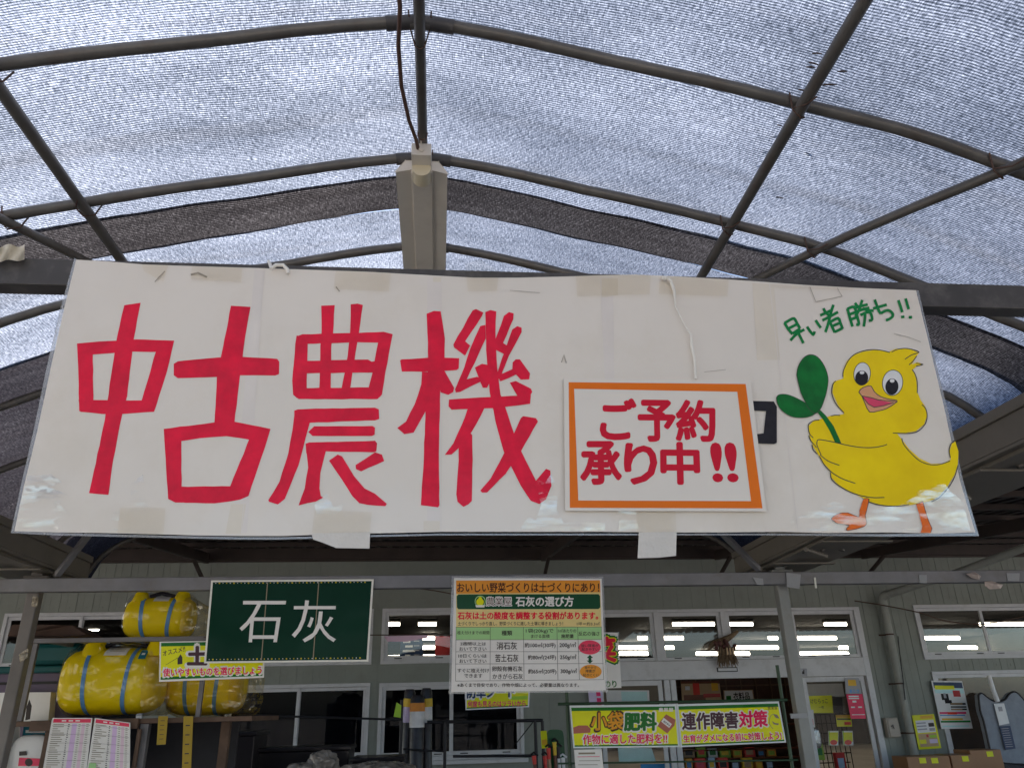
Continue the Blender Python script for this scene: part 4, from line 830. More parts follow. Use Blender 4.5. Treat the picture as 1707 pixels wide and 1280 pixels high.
# ---- apron hanging in front of the display window
M['quilt'] = pm('grey_quilted_cloth', (.30, .33, .38), .7, var=.15, vs=8, bump=.5, bs=14)
ap = thing('back_cushion', 'grey quilted cushion with dark piping and a white and navy label', 'cushion', tuple(P(1690, 1270, 12.5)))
o_ = closed([(1095, 500), (1130, 480), (1210, 540), (1290, 572), (1375, 548), (1420, 490), (1480, 465), (1540, 510), (1600, 600), (1650, 800), (1700, 1220), (1560, 1235), (1310, 1215), (1240, 1160), (1200, 1000), (1150, 780), (1112, 660)], 3)
b = MB(); b.slab([P(u, v, 12.48) for u, v in Q5(o_)], .10); b.build('cloth', M['quilt'], ap, .03)
b = MB(); pp = [P(u, v, 12.49) for u, v in Q5(o_)]; b.tube(pp + [pp[0]], .016, 8); b.build('piping', MT['black'], ap)
b = MB(); b.slab([P(u, v, 12.44) for u, v in Q5([(1262, 592), (1368, 585), (1425, 800), (1320, 822)])], .01); b.slab([P(u, v, 12.435) for u, v in Q5([(1305, 625), (1345, 622), (1355, 670), (1315, 672)])], .004, 1); b.build('tag', [MT['white'], MT['grey']], ap)
b = MB(); b.slab([P(u, v, 12.44) for u, v in Q5([(1322, 832), (1435, 825), (1492, 1068), (1385, 1085)])], .01)
for k in range(9): b.slab([P(u, v, 12.435) for u, v in Q5([(1340 + 6 * k, 855 + 24 * k), (1415 + 6 * k, 850 + 24 * k), (1417 + 6 * k, 856 + 24 * k), (1342 + 6 * k, 861 + 24 * k)])], .003, 1)
b.build('care_label', [MT['navy'], MT['grey']], ap)
b = MB(); b.tube([P(u, v, 12.42) for u, v in Q5([(1205, 290), (1250, 440), (1300, 570)])], .035, 8); b.build('hanger_pole', MT['white'], ap)
# ---- cardboard boxes
def carton(u0, u1, v0, Y, label, tilt=0, dep=.4, stickers=()):
    a, c = P(u0, v0, Y), P(u1, v0, Y); t_ = thing('cardboard_box', label, 'box', (a.x, Y, .3), 'cardboard boxes by the display window'); z = a.z
    b = MB(); b.box(a.x, c.x, Y, Y + dep, .25, z); b.build('carton', MT['cardboard'], t_, .006)
    b = MB(); b.box(a.x + .02, c.x - .02, Y - .003, Y - .0004, z - .30, z - .26); b.build('tape', MT['tan'], t_)
    for s in stickers:
        p = P(s, v0 + 6, Y); b = MB(); b.box(p.x - .05, p.x + .05, Y - .005, Y - .0006, p.z - .035, p.z + .035); b.build('sticker', MT['yellow'], t_)
carton(1511, 1582, 1261, 11.6, 'wide cardboard box with two yellow stickers under the drain pipe', stickers=(1538, 1558)); carton(1584, 1622, 1258, 11.7, 'narrow cardboard box with one yellow sticker', stickers=(1609,)); carton(1616, 1668, 1250, 11.9, 'reddish cardboard box standing taller before the grey cushion', stickers=(1650,))
# ---- straw wreath over the door
wr = thing('straw_wreath', 'dried straw new year ornament with dark red ribbons above the entrance', 'ornament', tuple(P(1208, 1106, 12.85)))
rnd = random.Random(5); M['straw'] = pm('dry_straw', (.22, .15, .09), .8, var=.4, vs=30)
b = MB(); c = P(1207, 1070, 12.86)
for k in range(60):
    a = rnd.uniform(-.16, .16); b.tube([c + Vector((a * .35, rnd.uniform(-.05, .02), 0)), c + Vector((a * .8, rnd.uniform(-.08, 0), -.17)), c + Vector((a + rnd.uniform(-.03, .03), rnd.uniform(-.1, 0), -.34 + rnd.uniform(-.06, .04)))], [.012, .011, .005], 5)
b.build('straw_bundle', M['straw'], wr)
b = MB(); b.tube([P(u, v, 12.84) for u, v in smooth([(1180, 1084), (1190, 1072), (1204, 1068), (1216, 1062), (1230, 1052)], 4)], [.02 + .035 * math.sin(math.pi * k / 16) for k in range(17)], 8); b.build('twisted_rope', M['straw'], wr)
b = MB()
for k in range(14): p = c + Vector((rnd.uniform(-.2, .16), -.09, rnd.uniform(-.12, .03))); b.blob(p, .035, .02, .03, 8, 6, jit=.3, seed=k)
b.build('berries', G('dark_red_ribbon', 62, 32, 28), wr)
b = MB()
for k in range(3): p = c + Vector((-.02 + .05 * k, -.12, -.10)); b.slab([p, p + Vector((.025, 0, .01)), p + Vector((.03, 0, -.09)), p + Vector((.0, 0, -.11))], .003)
b.build('paper_streamer', MT['tan'], wr)

# ================================================================ signs under the canopy
def kcard(name, label, cat, Y, quad, mat, th=.003):
    t_ = thing(name, label, cat, tuple(P(*quad[3], Y))); b = MB(); b.slab([P(u, v, Y) for u, v in quad], th); b.build('panel', mat, t_); return t_
MI = {k: pm('ink_' + k, K(*c), .5, coat=.22, crough=.1, var=.04, cbump=.25, cbs=3) for k, c in dict(dgreen=(4, 32, 22), cream=(205, 196, 186), brown=(60, 25, 15), orange=(208, 128, 40), tan=(212, 178, 118), bar=(10, 62, 35), white=(205, 195, 190), red=(214, 12, 45), line=(45, 38, 36), lgreen=(140, 180, 122), ell=(205, 52, 80), oell=(228, 130, 38), yellow=(240, 212, 0), green=(4, 92, 18), mag=(212, 10, 70), purple=(60, 32, 42), org2=(225, 135, 25), bag=(150, 85, 70), frame=(190, 200, 212), dyel=(170, 155, 35), tagy=(135, 112, 18), cyan=(20, 95, 110), grey=(120, 110, 90)).items()}
MI['dgreen'] = pm('ink_dark_green', (.006, .042, .024), .6, coat=.12, crough=.08, var=.12, vs=3, cbump=.3, cbs=3, spec=.05)
GQ = [(352, 967), (623, 965), (614, 1102), (340, 1105)]
t_ = kcard('hanging_sign', 'dark green board with white characters for lime hung from the tie bar', 'sign', 4.29, GQ, MI['cream'])
A = Art(4.29); A.rect('green_field', MI['dgreen'], A.sub(GQ, .012, .022, .988, .978))
for x in (.345, .66): A.rect('seam#%d' % (x * 100), MI['grey'], A.sub(GQ, x, .03, x + .006, .97))
rnd = random.Random(2)
for k in range(42):
    for yv in (.035, .955):
        m = MI[('white', 'dyel', 'white', 'dyel')[k % 4]]; x = .03 + .94 * k / 42; q = A.sub(GQ, x, yv, x, yv)[0]; A.ell('dots', m, q, (.9, 1.4, .7, 1.0)[k % 4], (.9, 1.4, .7, 1.0)[k % 4], n=8)
A.text('white_lettering', MI['white'], '石', [(402, 1001), (477, 1001), (466, 1070), (398, 1070)], .0); A.text('white_lettering', MI['white'], '灰', [(488, 1000), (562, 1000), (560, 1070), (486, 1070)], .0); A.done(t_)
CQ = [(757, 963), (1003, 964), (1010, 1150), (752, 1153)]
t_ = kcard('chart_sign', 'printed chart on choosing lime with orange heading and green table head', 'sign', 4.28, CQ, MI['white'])
A = Art(4.28); H = lambda *p: T(list(p), 740, 950, 5.818)
def R_(m, *p, part='print'): A.rect(part, MI[m], H(*p))
def X_(m, s, x0, y0, x1, y1, o=.015, sk=0): A.text('lettering', MI[m], s, H((x0 + sk, y0), (x1 + sk, y0), (x1, y1), (x0, y1)), o)
R_('tan', (118, 100), (1514, 98), (1528, 552), (118, 552)); R_('orange', (118, 100), (1514, 98), (1518, 214), (118, 228)); R_('bar', (140, 234), (1500, 232), (1514, 250), (1518, 358), (1500, 376), (142, 378), (126, 362), (124, 252))
X_('brown', 'おいしい野菜づくりは土づくりにあり！', 130, 122, 1505, 214, .022)
A.ell('logo', MI['lgreen'], H((352, 302))[0], 9.2, 9.6); A.ell('logo', MI['bar'], H((352, 302))[0], 7.8, 8.2); A.ell('logo', MI['yellow'], H((350, 308))[0], 6.3, 6.2); A.ell('logo', MI['yellow'], H((352, 275))[0], 3, 3); R_('cream', (305, 338), (398, 338), (392, 360), (312, 360), part='logo')
X_('white', '農業屋', 408, 258, 658, 348, .06); X_('brown', '農業屋', 412, 262, 654, 344, .0); X_('white', '石灰の選び方', 698, 255, 1255, 350, .035)
X_('red', '石灰は土の酸度を調整する役割があります。', 135, 405, 1495, 476, .04); X_('line', '土づくりでしっかり直し、野菜づくりに適した土壌に導きましょう！', 135, 498, 1155, 536, .01); X_('line', '1坪＝約3.3㎡', 1290, 502, 1510, 536, .01)
R_('lgreen', (118, 552), (1526, 552), (1530, 672), (119, 675))
for y0, y1 in ((552, 550), (675, 672), (790, 788), (908, 904), (1074, 1060)): A.stroke('table_lines', MI['line'], H((114, y0), (1548 if y0 > 800 else 1530, y1)), .55)
for a, c in (((118, 552), (112, 1074)), ((450, 552), (447, 1070)), ((771, 552), (777, 1068)), ((1096, 551), (1106, 1065)), ((1297, 551), (1314, 1062)), ((1526, 551), (1550, 1060))): A.stroke('table_lines', MI['line'], H(a, c), .55)
for s, x0, y0, x1, y1, o in (('植え付けまでの期間', 130, 588, 440, 622, .01), ('種類', 560, 586, 662, 632, .02), ('1袋(20kg)で', 795, 566, 1062, 612, .01), ('まける面積', 845, 622, 1025, 658, .01), ('1㎡あたりの', 1108, 568, 1282, 604, .01), ('施肥量', 1138, 620, 1258, 658, .02), ('反応の強さ', 1306, 594, 1508, 636, .01),
    ('2週間以上は', 158, 696, 408, 730, .01), ('おいて下さい', 150, 744, 412, 782, .01), ('消石灰', 512, 696, 708, 768, .012), ('約100㎡(30坪)', 785, 702, 1082, 756, .012), ('200g/㎡', 1122, 698, 1282, 756, .015), ('10日くらいは', 140, 812, 415, 848, .01), ('おいて下さい', 150, 862, 412, 900, .01), ('苦土石灰', 498, 815, 722, 888, .012), ('約80㎡(24坪)', 815, 820, 1086, 874, .012), ('250g/㎡', 1126, 816, 1284, 872, .015),
    ('すぐに植え付け', 132, 952, 438, 992, .01), ('できます', 198, 1004, 372, 1042, .01), ('卵殻有機石灰', 468, 930, 762, 980, .01), ('かきがら石灰', 472, 1004, 765, 1056, .01), ('約65㎡(20坪)', 818, 956, 1090, 1010, .012), ('300g/㎡', 1132, 952, 1290, 1008, .015), ('※あくまで目安であり、作物や畑によって、必要量は異なります。', 130, 1094, 1310, 1132, .012)): X_('line', s, x0, y0, x1, y1, o)
A.ell('print', MI['ell'], H((1414, 748))[0], 18.6, 11.8); A.ell('print', MI['oell'], H((1424, 982))[0], 18.2, 11.6)
R_('bar', (1402, 845), (1430, 845), (1430, 878), (1402, 878)); R_('bar', (1385, 850), (1416, 818), (1447, 850)); R_('bar', (1385, 875), (1447, 875), (1416, 905))
X_('line', '強い障害が', 1330, 716, 1500, 746, .01); X_('line', '起きやすい', 1335, 752, 1498, 782, .01); X_('line', '穏やかで', 1365, 930, 1478, 956, .01); X_('line', '障害が', 1375, 962, 1468, 992, .01); X_('line', '起きにくい', 1350, 1002, 1500, 1030, .01); A.done(t_)
b = MB(); bq = [(753, 960), (1006, 961), (1013, 1153), (748, 1156)]
for i in range(4): j = (i + 1) % 4; b.slab([P(*bq[i], 4.279), P(*bq[j], 4.279), P(*CQ[j], 4.279), P(*CQ[i], 4.279)], .001)
b.build('laminate_margin', M['film'], t_)
# vegetable sign peeking out behind the chart
VQ = [(940, 1052), (1030, 1054), (1036, 1146), (940, 1149)]
t_ = kcard('shop_sign', 'white sign with a red and yellow character peeking out behind the chart', 'sign', 4.55, VQ, MI['white'])
A = Art(4.55)
for m, o in (('green', .12), ('yellow', .07), ('red', .045)): A.text('lettering', MI[m], '菜', [(982 - o * 20, 1063 - o * 20), (1024 + o * 20, 1063 - o * 20), (1026 + o * 20, 1102 + o * 20), (982 - o * 20, 1102 + o * 20)], o)
A.text('lettering', MI['green'], 'のり', [(1008, 1134), (1027, 1134), (1028, 1145), (1008, 1145)], .03); A.done(t_)
# yellow signs on the green rack
Y7 = lambda pts: T(pts, 930, 1140, 4.377); YY = 4.8
SA, SB = Y7([(85, 155), (862, 145), (888, 457), (113, 466)]), Y7([(868, 145), (1612, 124), (1666, 424), (896, 458)])
t_ = kcard('promotion_sign', 'yellow sign for small bag fertiliser with orange and green lettering', 'sign', YY, SA, MI['frame']); A = Art(YY)
A.rect('yellow_field', MI['yellow'], A.sub(SA, .014, .05, .986, .965)); A.rect('green_band', MI['green'], A.sub(SA, .014, .05, .986, .13)); A.rect('green_band', MI['green'], A.sub(SA, .014, .93, .986, .965))
def W7(m, s, x0, y0, x1, y1, o, sk=0): A.text('lettering', MI[m], s, Y7([(x0 + sk, y0), (x1 + sk, y0 - (x1 - x0) * .013), (x1, y1 - (x1 - x0) * .013), (x0, y1)]), o)
W7('brown', '小袋', 238, 202, 486, 342, .075); W7('org2', '小袋', 245, 208, 478, 334, .03); W7('white', '肥料', 482, 204, 724, 344, .09); W7('green', '肥料', 487, 210, 716, 336, .055); W7('white', '作物に適した肥料を!!', 178, 362, 802, 442, .07); W7('mag', '作物に適した肥料を!!', 184, 368, 796, 436, .03)
A.poly('bag_picture', MI['bag'], Y7([(790, 218), (858, 258), (850, 300), (798, 358), (728, 305), (750, 265)])); A.poly('bag_picture', MI['white'], Y7([(772, 243), (832, 290), (812, 318), (754, 272)])); A.text('bag_picture', MI['line'], '肥料', Y7([(775, 262), (822, 298), (812, 308), (766, 272)]), .02)
A.poly('soil_picture', MI['bag'], Y7([(112, 315), (150, 300), (215, 300), (240, 325), (235, 352), (115, 360)])); W7('white', '農業屋', 735, 172, 842, 200, .03); A.done(t_)
t_ = kcard('promotion_sign', 'yellow sign against repeat cropping damage with dark and red lettering', 'sign', YY - .002, SB, MI['frame']); A = Art(YY - .002)
A.rect('yellow_field', MI['yellow'], A.sub(SB, .014, .05, .986, .965)); A.rect('green_band', MI['green'], A.sub(SB, .014, .05, .986, .13)); A.rect('green_band', MI['green'], A.sub(SB, .014, .93, .986, .965))
def W8(m, s, q, o): A.text('lettering', MI[m], s, Y7(q), o)
for m, o, g in (('white', .085, 5), ('purple', .035, 0)): W8(m, '連作障害', [(905 - g, 210 - g), (1308 + g, 200 - g), (1316 + g, 318 + g), (910 - g, 330 + g)], o)
for m, o, g in (('white', .085, 5), ('mag', .04, 0)): W8(m, '対策', [(1320 - g, 200 - g), (1524 + g, 190 - g), (1530 + g, 306 + g), (1326 - g, 314 + g)], o)
for m, o, g in (('white', .07, 4), ('mag', .03, 0)): W8(m, '生育がダメになる前に対策しよう!', [(915 - g, 372 - g), (1626 + g, 346 - g), (1636 + g, 400 + g), (918 - g, 424 + g)], o)
A.stroke('leaf_picture', MI['grey'], Y7(smooth([(1570, 325), (1545, 290), (1548, 240), (1570, 215)])), .8); A.poly('leaf_picture', MI['grey'], Y7([(1568, 215), (1600, 222), (1618, 250), (1590, 245)])); A.poly('leaf_picture', MI['grey'], Y7([(1562, 268), (1585, 282), (1612, 285), (1608, 298), (1575, 292)])); W8('purple', '農業屋', [(1530, 162), (1600, 160), (1602, 184), (1532, 186)], .0); A.done(t_)
M['gstake'] = pm('green_coated_pole', (.03, .075, .035), .45, var=.2, vs=10)
rk = thing('sign_rack', 'thin green garden stake rack carrying the two yellow signs', 'rack', tuple(P(946, 1300, 4.85)))
def vpole(u, v, vt, Y, r, mat, par, lo=.0, name='stake'):
    p = P(u, v, Y); b = MB(); b.tube([(p.x, Y, lo), (p.x, Y, P(u, vt, Y).z)], r, 8); return b.build(name, mat, par)
vpole(945, 1160, 1150, 4.86, .010, M['gstake'], rk); vpole(1303, 1160, 1108, 4.86, .011, M['gstake'], rk)
a, c = P(930, 1173, 4.84), P(1312, 1166, 4.84); b = MB(); b.tube([a, c], .008, 8); b.build('rail', M['gstake'], rk); a, c = P(930, 1272, 4.84), P(1330, 1266, 4.84); b = MB(); b.tube([a, c], .005, 8); b.build('rail', M['gstake'], rk)
t_ = kcard('notice', 'white notice sheet pinned under the small bag fertiliser sign', 'notice', 4.82, [(957, 1249), (1003, 1248), (1007, 1290), (960, 1290)], MI['white']); A = Art(4.82); q = [(957, 1249), (1003, 1248), (1007, 1290), (960, 1290)]
for k, (a, c, m) in enumerate(((.15, .75, 'grey'), (.1, .9, 'mag'), (.15, .9, 'grey'), (.1, .8, 'grey'), (.1, .85, 'grey'))): A.rect('print', MI[m], A.sub(q, a, .12 + k * .16, c, .12 + k * .16 + (.07 if k == 0 else .02)))
A.done(t_)
# 土 sign behind the green board
ZQ = [(266, 1069), (442, 1066), (440, 1129), (265, 1136)]
t_ = kcard('promotion_sign', 'yellow soil sign with green bands partly hidden by the dark green board', 'sign', 4.42, ZQ, MI['white']); A = Art(4.42)
A.rect('yellow_field', MI['yellow'], A.sub(ZQ, .015, .03, .985, .95)); A.rect('green_band', MI['green'], A.sub(ZQ, .015, .03, .985, .12)); A.rect('green_band', MI['green'], A.sub(ZQ, .015, .88, .985, .95))
A.text('lettering', MI['line'], 'オススメ!!', [(271, 1085), (308, 1076), (309, 1085), (272, 1093)], .02); A.text('lettering', MI['white'], '土', [(310, 1075), (347, 1074), (346, 1110), (311, 1110)], .11); A.text('lettering', MI['purple'], '土', [(313, 1078), (345, 1077), (344, 1107), (313, 1107)], .06)
A.poly('picture', MI['line'], [(296, 1097), (301, 1090), (304, 1095), (304, 1106), (296, 1107)]); A.stroke('picture', MI['line'], [(276, 1108), (296, 1096)], .6)
A.text('lettering', MI['white'], '使いやすいものを選びましょう', [(270, 1112), (438, 1108), (438, 1125), (270, 1129)], .07); A.text('lettering', MI['mag'], '使いやすいものを選びましょう', [(272, 1114), (436, 1110), (436, 1123), (272, 1127)], .03); A.done(t_)
# weed sheet sign
NQ = [(775, 1132), (884, 1131), (882, 1178), (776, 1183)]
t_ = kcard('promotion_sign', 'yellow weed sheet sign with blue letters below the chart', 'sign', 8.4, NQ, MT['white']); A = Art(8.4); A.rect('yellow_field', MT['yellow'], A.sub(NQ, .02, .03, .98, .96)); A.rect('green_band', MT['green'], A.sub(NQ, .02, .92, .98, .96))
A.text('lettering', MT['white'], '防草シート', [(777, 1139), (858, 1139), (858, 1164), (777, 1165)], .08); A.text('lettering', MT['navy'], '防草シート', [(779, 1141), (856, 1141), (856, 1162), (779, 1163)], .04); A.text('lettering', MT['magenta'], '何度も見るのはツラいから', [(780, 1168), (876, 1167), (876, 1177), (780, 1178)], .03); A.rect('picture', MT['lime'], A.sub(NQ, .72, .6, .97, .72)); A.done(t_)

# ================================================================ goods rack with the yellow tanks
M['tank'] = pm('yellow_polyethylene', (.90, .68, .003), .5, var=.04, vs=3, spec=.15)
M['strap'] = pm('blue_strap', (.10, .28, .55), .5, var=.1)
M['wrap'] = film_mat('clear_wrap', (1, 1, 1), .05, .10, .5, 30, .0, 11)
M['wrapbrown'] = film_mat('crumpled_wrap', (1, .95, .82), .06, .12, .8, 16, .03, 14)
M['wood'] = pm('weathered_wood', (.14, .085, .055), .7, var=.3, vs=9)
M['rackm'] = pm('rack_steel', (.19, .18, .18), .5, .2, var=.15, vs=6)
zu = P(200, 1066, 4.72).z; zl = P(180, 1197, 4.72).z
rk2 = thing('storage_rack', 'grey and wooden storage rack carrying the yellow tanks', 'rack', tuple(P(200, 1300, 4.9)))
xl, xr = P(52, 1066, 4.72).x, P(350, 1066, 4.72).x
b = MB(); b.box(xl, xr, 4.70, 4.735, zu - .012, zu + .012); b.box(xl, xr, 5.25, 5.285, zu - .012, zu + .012)
for k in range(6): x = xl + (xr - xl) * (k + .5) / 6; b.box(x, x + .03, 4.735, 5.25, zu - .011, zu + .010)
b.build('upper_shelf', M['rackm'], rk2, .002)
xr2 = P(420, 1197, 4.72).x
b = MB(); b.box(xl + .1, P(232, 1197, 4.7).x, 4.69, 4.72, zl - .055, zl - .002); b.box(xl, xr2, 4.72, 5.5, zl - .03, zl - .004); b.build('lower_shelf', M['wood'], rk2, .003)
def post(u, v, Y, w_, mat, z1, lo=0):
    p = P(u, v, Y); b = MB(); b.box(p.x - w_ / 2, p.x + w_ / 2, Y, Y + w_, lo, z1); return b.build('upright', mat, rk2, .003)
post(236, 1240, 4.73, .045, M['rackm'], zl - .031); post(372, 1240, 5.0, .05, M['wood'], zl - .031); post(78, 1230, 4.72, .03, M['wood'], zl - .031); post(228, 1240, 4.69, .02, M['wood'], zl - .056)
b = MB(); p = P(300, 1240, 5.45); b.box(xl + .3, P(395, 1240, 5.45).x, 5.45, 5.47, .2, zl - .032); b.build('back_panel', M['dark'], rk2)
for xx in (xl + .02, xr - .02):
    for y in (4.735, 5.25): b = MB(); b.box(xx - .012, xx + .012, y, y + .024, zl - .004, zu - .0125); b.build('upright', M['rackm'], rk2)
def tank(label, u0, u1, vt, vb, Y, wrap, lugs, lab=True, blue=False, yaw=0, end=None):
    a, c = P(u0, vb, Y), P(u1, vt, Y); L = c.x - a.x; hgt = c.z - a.z; r = hgt / 2 * .96; cx_ = (a.x + c.x) / 2; cz = a.z + hgt / 2
    t_ = thing('water_tank', label, 'tank', (cx_, Y + r, a.z), 'yellow plastic tanks on the rack')
    ce = (cx_, Y + r, cz); h = L / 2
    pr = [(-h, r * .45), (-h * .985, r * .66), (-h * .94, r * .80), (-h * .84, r * .90), (-h * .7, r * .965), (-h * .45, r * .99), (-h * .42, r * .975), (-h * .38, r * .99), (0, r), (h * .38, r * .99), (h * .42, r * .975), (h * .45, r * .99), (h * .7, r * .965), (h * .84, r * .9), (h * .94, r * .80), (h * .985, r * .66), (h, r * .45)]
    b = MB(); b.lathe_x(ce, pr, 36, pw=.82); b.build('shell', M['tank'], t_)
    for s in lugs:
        b = MB(); x = cx_ + s * L; b.tube([(x, Y + r * .62, cz + r * .70), (x, Y + r * .62, cz + r * 1.02), (x, Y + r * .62, cz + r * 1.17), (x, Y + r * .62, cz + r * 1.20)], [.085 * L / .6, .065 * L / .6, .055 * L / .6, .045 * L / .6], 18); b.build('filler_neck', M['tank'], t_, .004)
    b = MB(); b.tube([(cx_ + (lugs[0] * L) + .05, Y + r * .62, cz + r * 1.0), (cx_, Y + r * .62, cz + r * 1.16), (cx_ + (lugs[-1] * L) - .05, Y + r * .62, cz + r * 1.0)], .012, 8); b.build('handle', MT['black'], t_)
    for s in (-.20, .22):
        b = MB(); x = cx_ + s * L; q = []; sg = lambda v: (1 if v >= 0 else -1) * abs(v) ** .82
        for k in range(41):
            an = 2 * math.pi * k / 40; rr = r * 1.012
            q.append(((x + s * .06 * math.sin(an)), ce[1] + rr * sg(math.cos(an)), cz + rr * sg(math.sin(an))))
        vs = []
        for pnt in q: vs += [(pnt[0] - .011, pnt[1], pnt[2]), (pnt[0] + .011, pnt[1], pnt[2])]
        b.add(vs, [(2 * k, 2 * k + 1, 2 * k + 3, 2 * k + 2) for k in range(40)], 0, True); b.build('strap', M['strap'], t_)
    sg = lambda v: (1 if v >= 0 else -1) * abs(v) ** .82
    def patch(name, x0_, x1_, a0, a1, mat):
        b = MB(); vs = []
        for k in range(7):
            an = a0 + (a1 - a0) * k / 6; rr = r * 1.018
            vs += [(cx_ + x0_ * L, ce[1] - rr * sg(math.cos(an)), cz + rr * sg(math.sin(an))), (cx_ + x1_ * L, ce[1] - rr * sg(math.cos(an)), cz + rr * sg(math.sin(an)))]
        b.add(vs, [(2 * k, 2 * k + 1, 2 * k + 3, 2 * k + 2) for k in range(6)]); b.build(name, mat, t_)
    if lab:
        patch('paper_label', -.07, .16, .72, 1.25, MI['white'])
        patch('label_print', -.03, .12, .95, .98, MI['grey']); patch('label_print', -.03, .12, 1.08, 1.10, MI['grey'])
    if blue: patch('blue_label', .30, .375, .55, 1.0, MI['cyan']); patch('label_print', .32, .355, .72, .82, MI['white'])
    # wrinkled clear wrapping with gathered ends
    b = MB(); rnd = random.Random(int(u0)); n, m = 72, 52; vs = []
    for i in range(m + 1):
        tt = -1 + 2 * i / m; x = cx_ + tt * h * 1.06
        prr = r * 1.045 * (max(0, 1 - abs(tt) ** 6)) ** .35 if abs(tt) < 1 else .02
        prr = max(prr, r * .35)
        for k in range(n):
            an = 2 * math.pi * k / n; nv = Vector((3.2 * tt + u0, 1.9 * math.cos(an), 1.9 * math.sin(an))); j = 1.0 + .05 * (1 - abs(mnoise.noise(nv * 1.6)) * 2.2) + .02 * (1 - abs(mnoise.noise(nv * 4)) * 2)
            vs.append((x, ce[1] + prr * j * sg(math.cos(an)), cz + max(-hgt / 2, prr * j * sg(math.sin(an)) + (.02 if math.sin(an) > .5 else 0))))
    b.add(vs, [(i * n + k, i * n + (k + 1) % n, (i + 1) * n + (k + 1) % n, (i + 1) * n + k) for i in range(m) for k in range(n)], 0, True); b.build('clear_wrap', wrap, t_)
    if end:
        b = MB(); n, m = 30, 12; vs = []; x0_ = cx_ + h * .80
        for i in range(m + 1):
            tt = i / m; x = x0_ + tt * end
            for k in range(n):
                an = 2 * math.pi * k / n; j = r * (1.06 - .42 * tt ** 1.5) * (1 + .09 * math.sin(6 * an + 4 * tt) * tt + rnd.uniform(-.05, .05) * tt)
                vs.append((x, ce[1] + j * sg(math.cos(an)), cz + max(-hgt / 2, j * sg(math.sin(an)) - tt * .05)))
        b.add(vs, [(i * n + k, i * n + (k + 1) % n, (i + 1) * n + (k + 1) % n, (i + 1) * n + k) for i in range(m) for k in range(n)], 0, True); b.build('gathered_wrap', M['wrapbrown'], t_)
    return t_
tank('small yellow plastic tank with blue straps on top shelf', 194, 318, 989, 1064, 4.78, M['wrap'], (-.30, .33), True, False, end=.17)
tank('large yellow plastic tank with blue straps and blue label below the small tank', 76, 264, 1072, 1196, 4.74, M['wrap'], (-.22, .44), True, True, end=.13)
tank('dim yellow plastic tank in crumpled wrap behind the soil sign', 262, 402, 1080, 1196, 4.98, M['wrapbrown'], (-.3, .3), False, False, end=.14)
for u0, v1, lb in ((271, 1240, 'short yellow hanging tag under the dim tank'), (313, 1290, 'long yellow hanging tag under the dim tank')):
    q = [(u0 - 7, 1193), (u0 + 9, 1193), (u0 + 5, v1), (u0 - 10, v1 + 1)]; t_ = kcard('price_tag', lb, 'tag', 4.68, q, MI['tagy']); A = Art(4.68)
    for k in range(5): A.rect('print', MI['line'], A.sub(q, .25, .15 + k * .16, .7, .17 + k * .16))
    A.done(t_)
# price lists
def plist(label, q, green):
    t_ = kcard('price_list', label, 'price list', 4.66, q, MI['white']); A = Art(4.66); A.rect('print', MI['ell'], A.sub(q, .04, .015, .97, .075))
    for k in range(3): A.rect('print', MI['white'], A.sub(q, .25 + .17 * k, .035, .36 + .17 * k, .055))
    A.rect('print', pm('pale_violet_print', K(190, 165, 195), .5, var=.05), A.sub(q, .52, .09, .64, .99)); A.rect('print', pm('pale_pink_print', K(205, 175, 185), .5, var=.05), A.sub(q, .76, .09, .84, .99))
    rnd = random.Random(len(label))
    for k in range(26):
        y = .10 + k * .034; A.rect('print', MI['grey'], A.sub(q, .06, y, .06 + rnd.uniform(.1, .32), y + .010)); A.rect('print', MI['line'], A.sub(q, .42, y, .42 + rnd.uniform(.02, .05), y + .012)); A.rect('print', MI['grey'], A.sub(q, .68, y, .73, y + .008)); A.rect('print', MI['grey'], A.sub(q, .87, y, .93, y + .008))
    for k in range(6): A.rect('print', MI['line'], A.sub(q, .03, .12 + .14 * k, .97, .123 + .14 * k))
    if green: A.rect('print', MI['lgreen'], A.sub(q, .03, .72, .2, .95))
    A.done(t_)
plist('price list sheet with red heading, the one nearer the left grey post', [(87, 1196), (154, 1196), (142, 1300), (68, 1300)], False)
plist('price list sheet with curled edge and red heading, beside the rack upright', smooth([(158, 1196), (190, 1199), (216, 1206)], 1) + [(219, 1250), (214, 1300), (142, 1300)] if False else [(158, 1196), (217, 1204), (216, 1300), (142, 1300)], True)
# left of the rack: flattened cardboard, containers, boxes
b = MB(); vs = [P(u, v, 4.76 + .05 * (i % 2)) for i, (u, v) in enumerate([(20, 1041), (62, 1040), (95, 1041), (120, 1042), (146, 1058), (95, 1063), (62, 1062), (18, 1060)])]; b.slab(vs, .25); tag(b.build('flattened_carton', pm('brown_carton', (.085, .05, .035), .75, var=.25, vs=8), bevel=.004), 'flattened dark brown carton lying on the upper shelf behind the post', 'carton')
t_ = thing('storage_container', 'dark teal plastic container with lid behind the grey post', 'container', tuple(P(70, 1116, 5.0)))
a, c = P(5, 1072, 5.0), P(140, 1108, 5.0); b = MB(); b.box(a.x + .06, c.x - .03, 5.0, 5.4, c.z, a.z); b.build('lid', MT['teal'], t_, .03); b = MB(); b.box(a.x - .05, c.x, 4.97, 5.43, c.z - .04, c.z - .001); b.build('rim', MT['teal'], t_, .01)
a, c = P(-40, 1112, 5.05), P(126, 1157, 5.05); t_ = thing('steel_cabinet', 'dark purple grey metal cabinet under the teal container', 'cabinet', ((a.x + c.x) / 2, 5.05, .2))
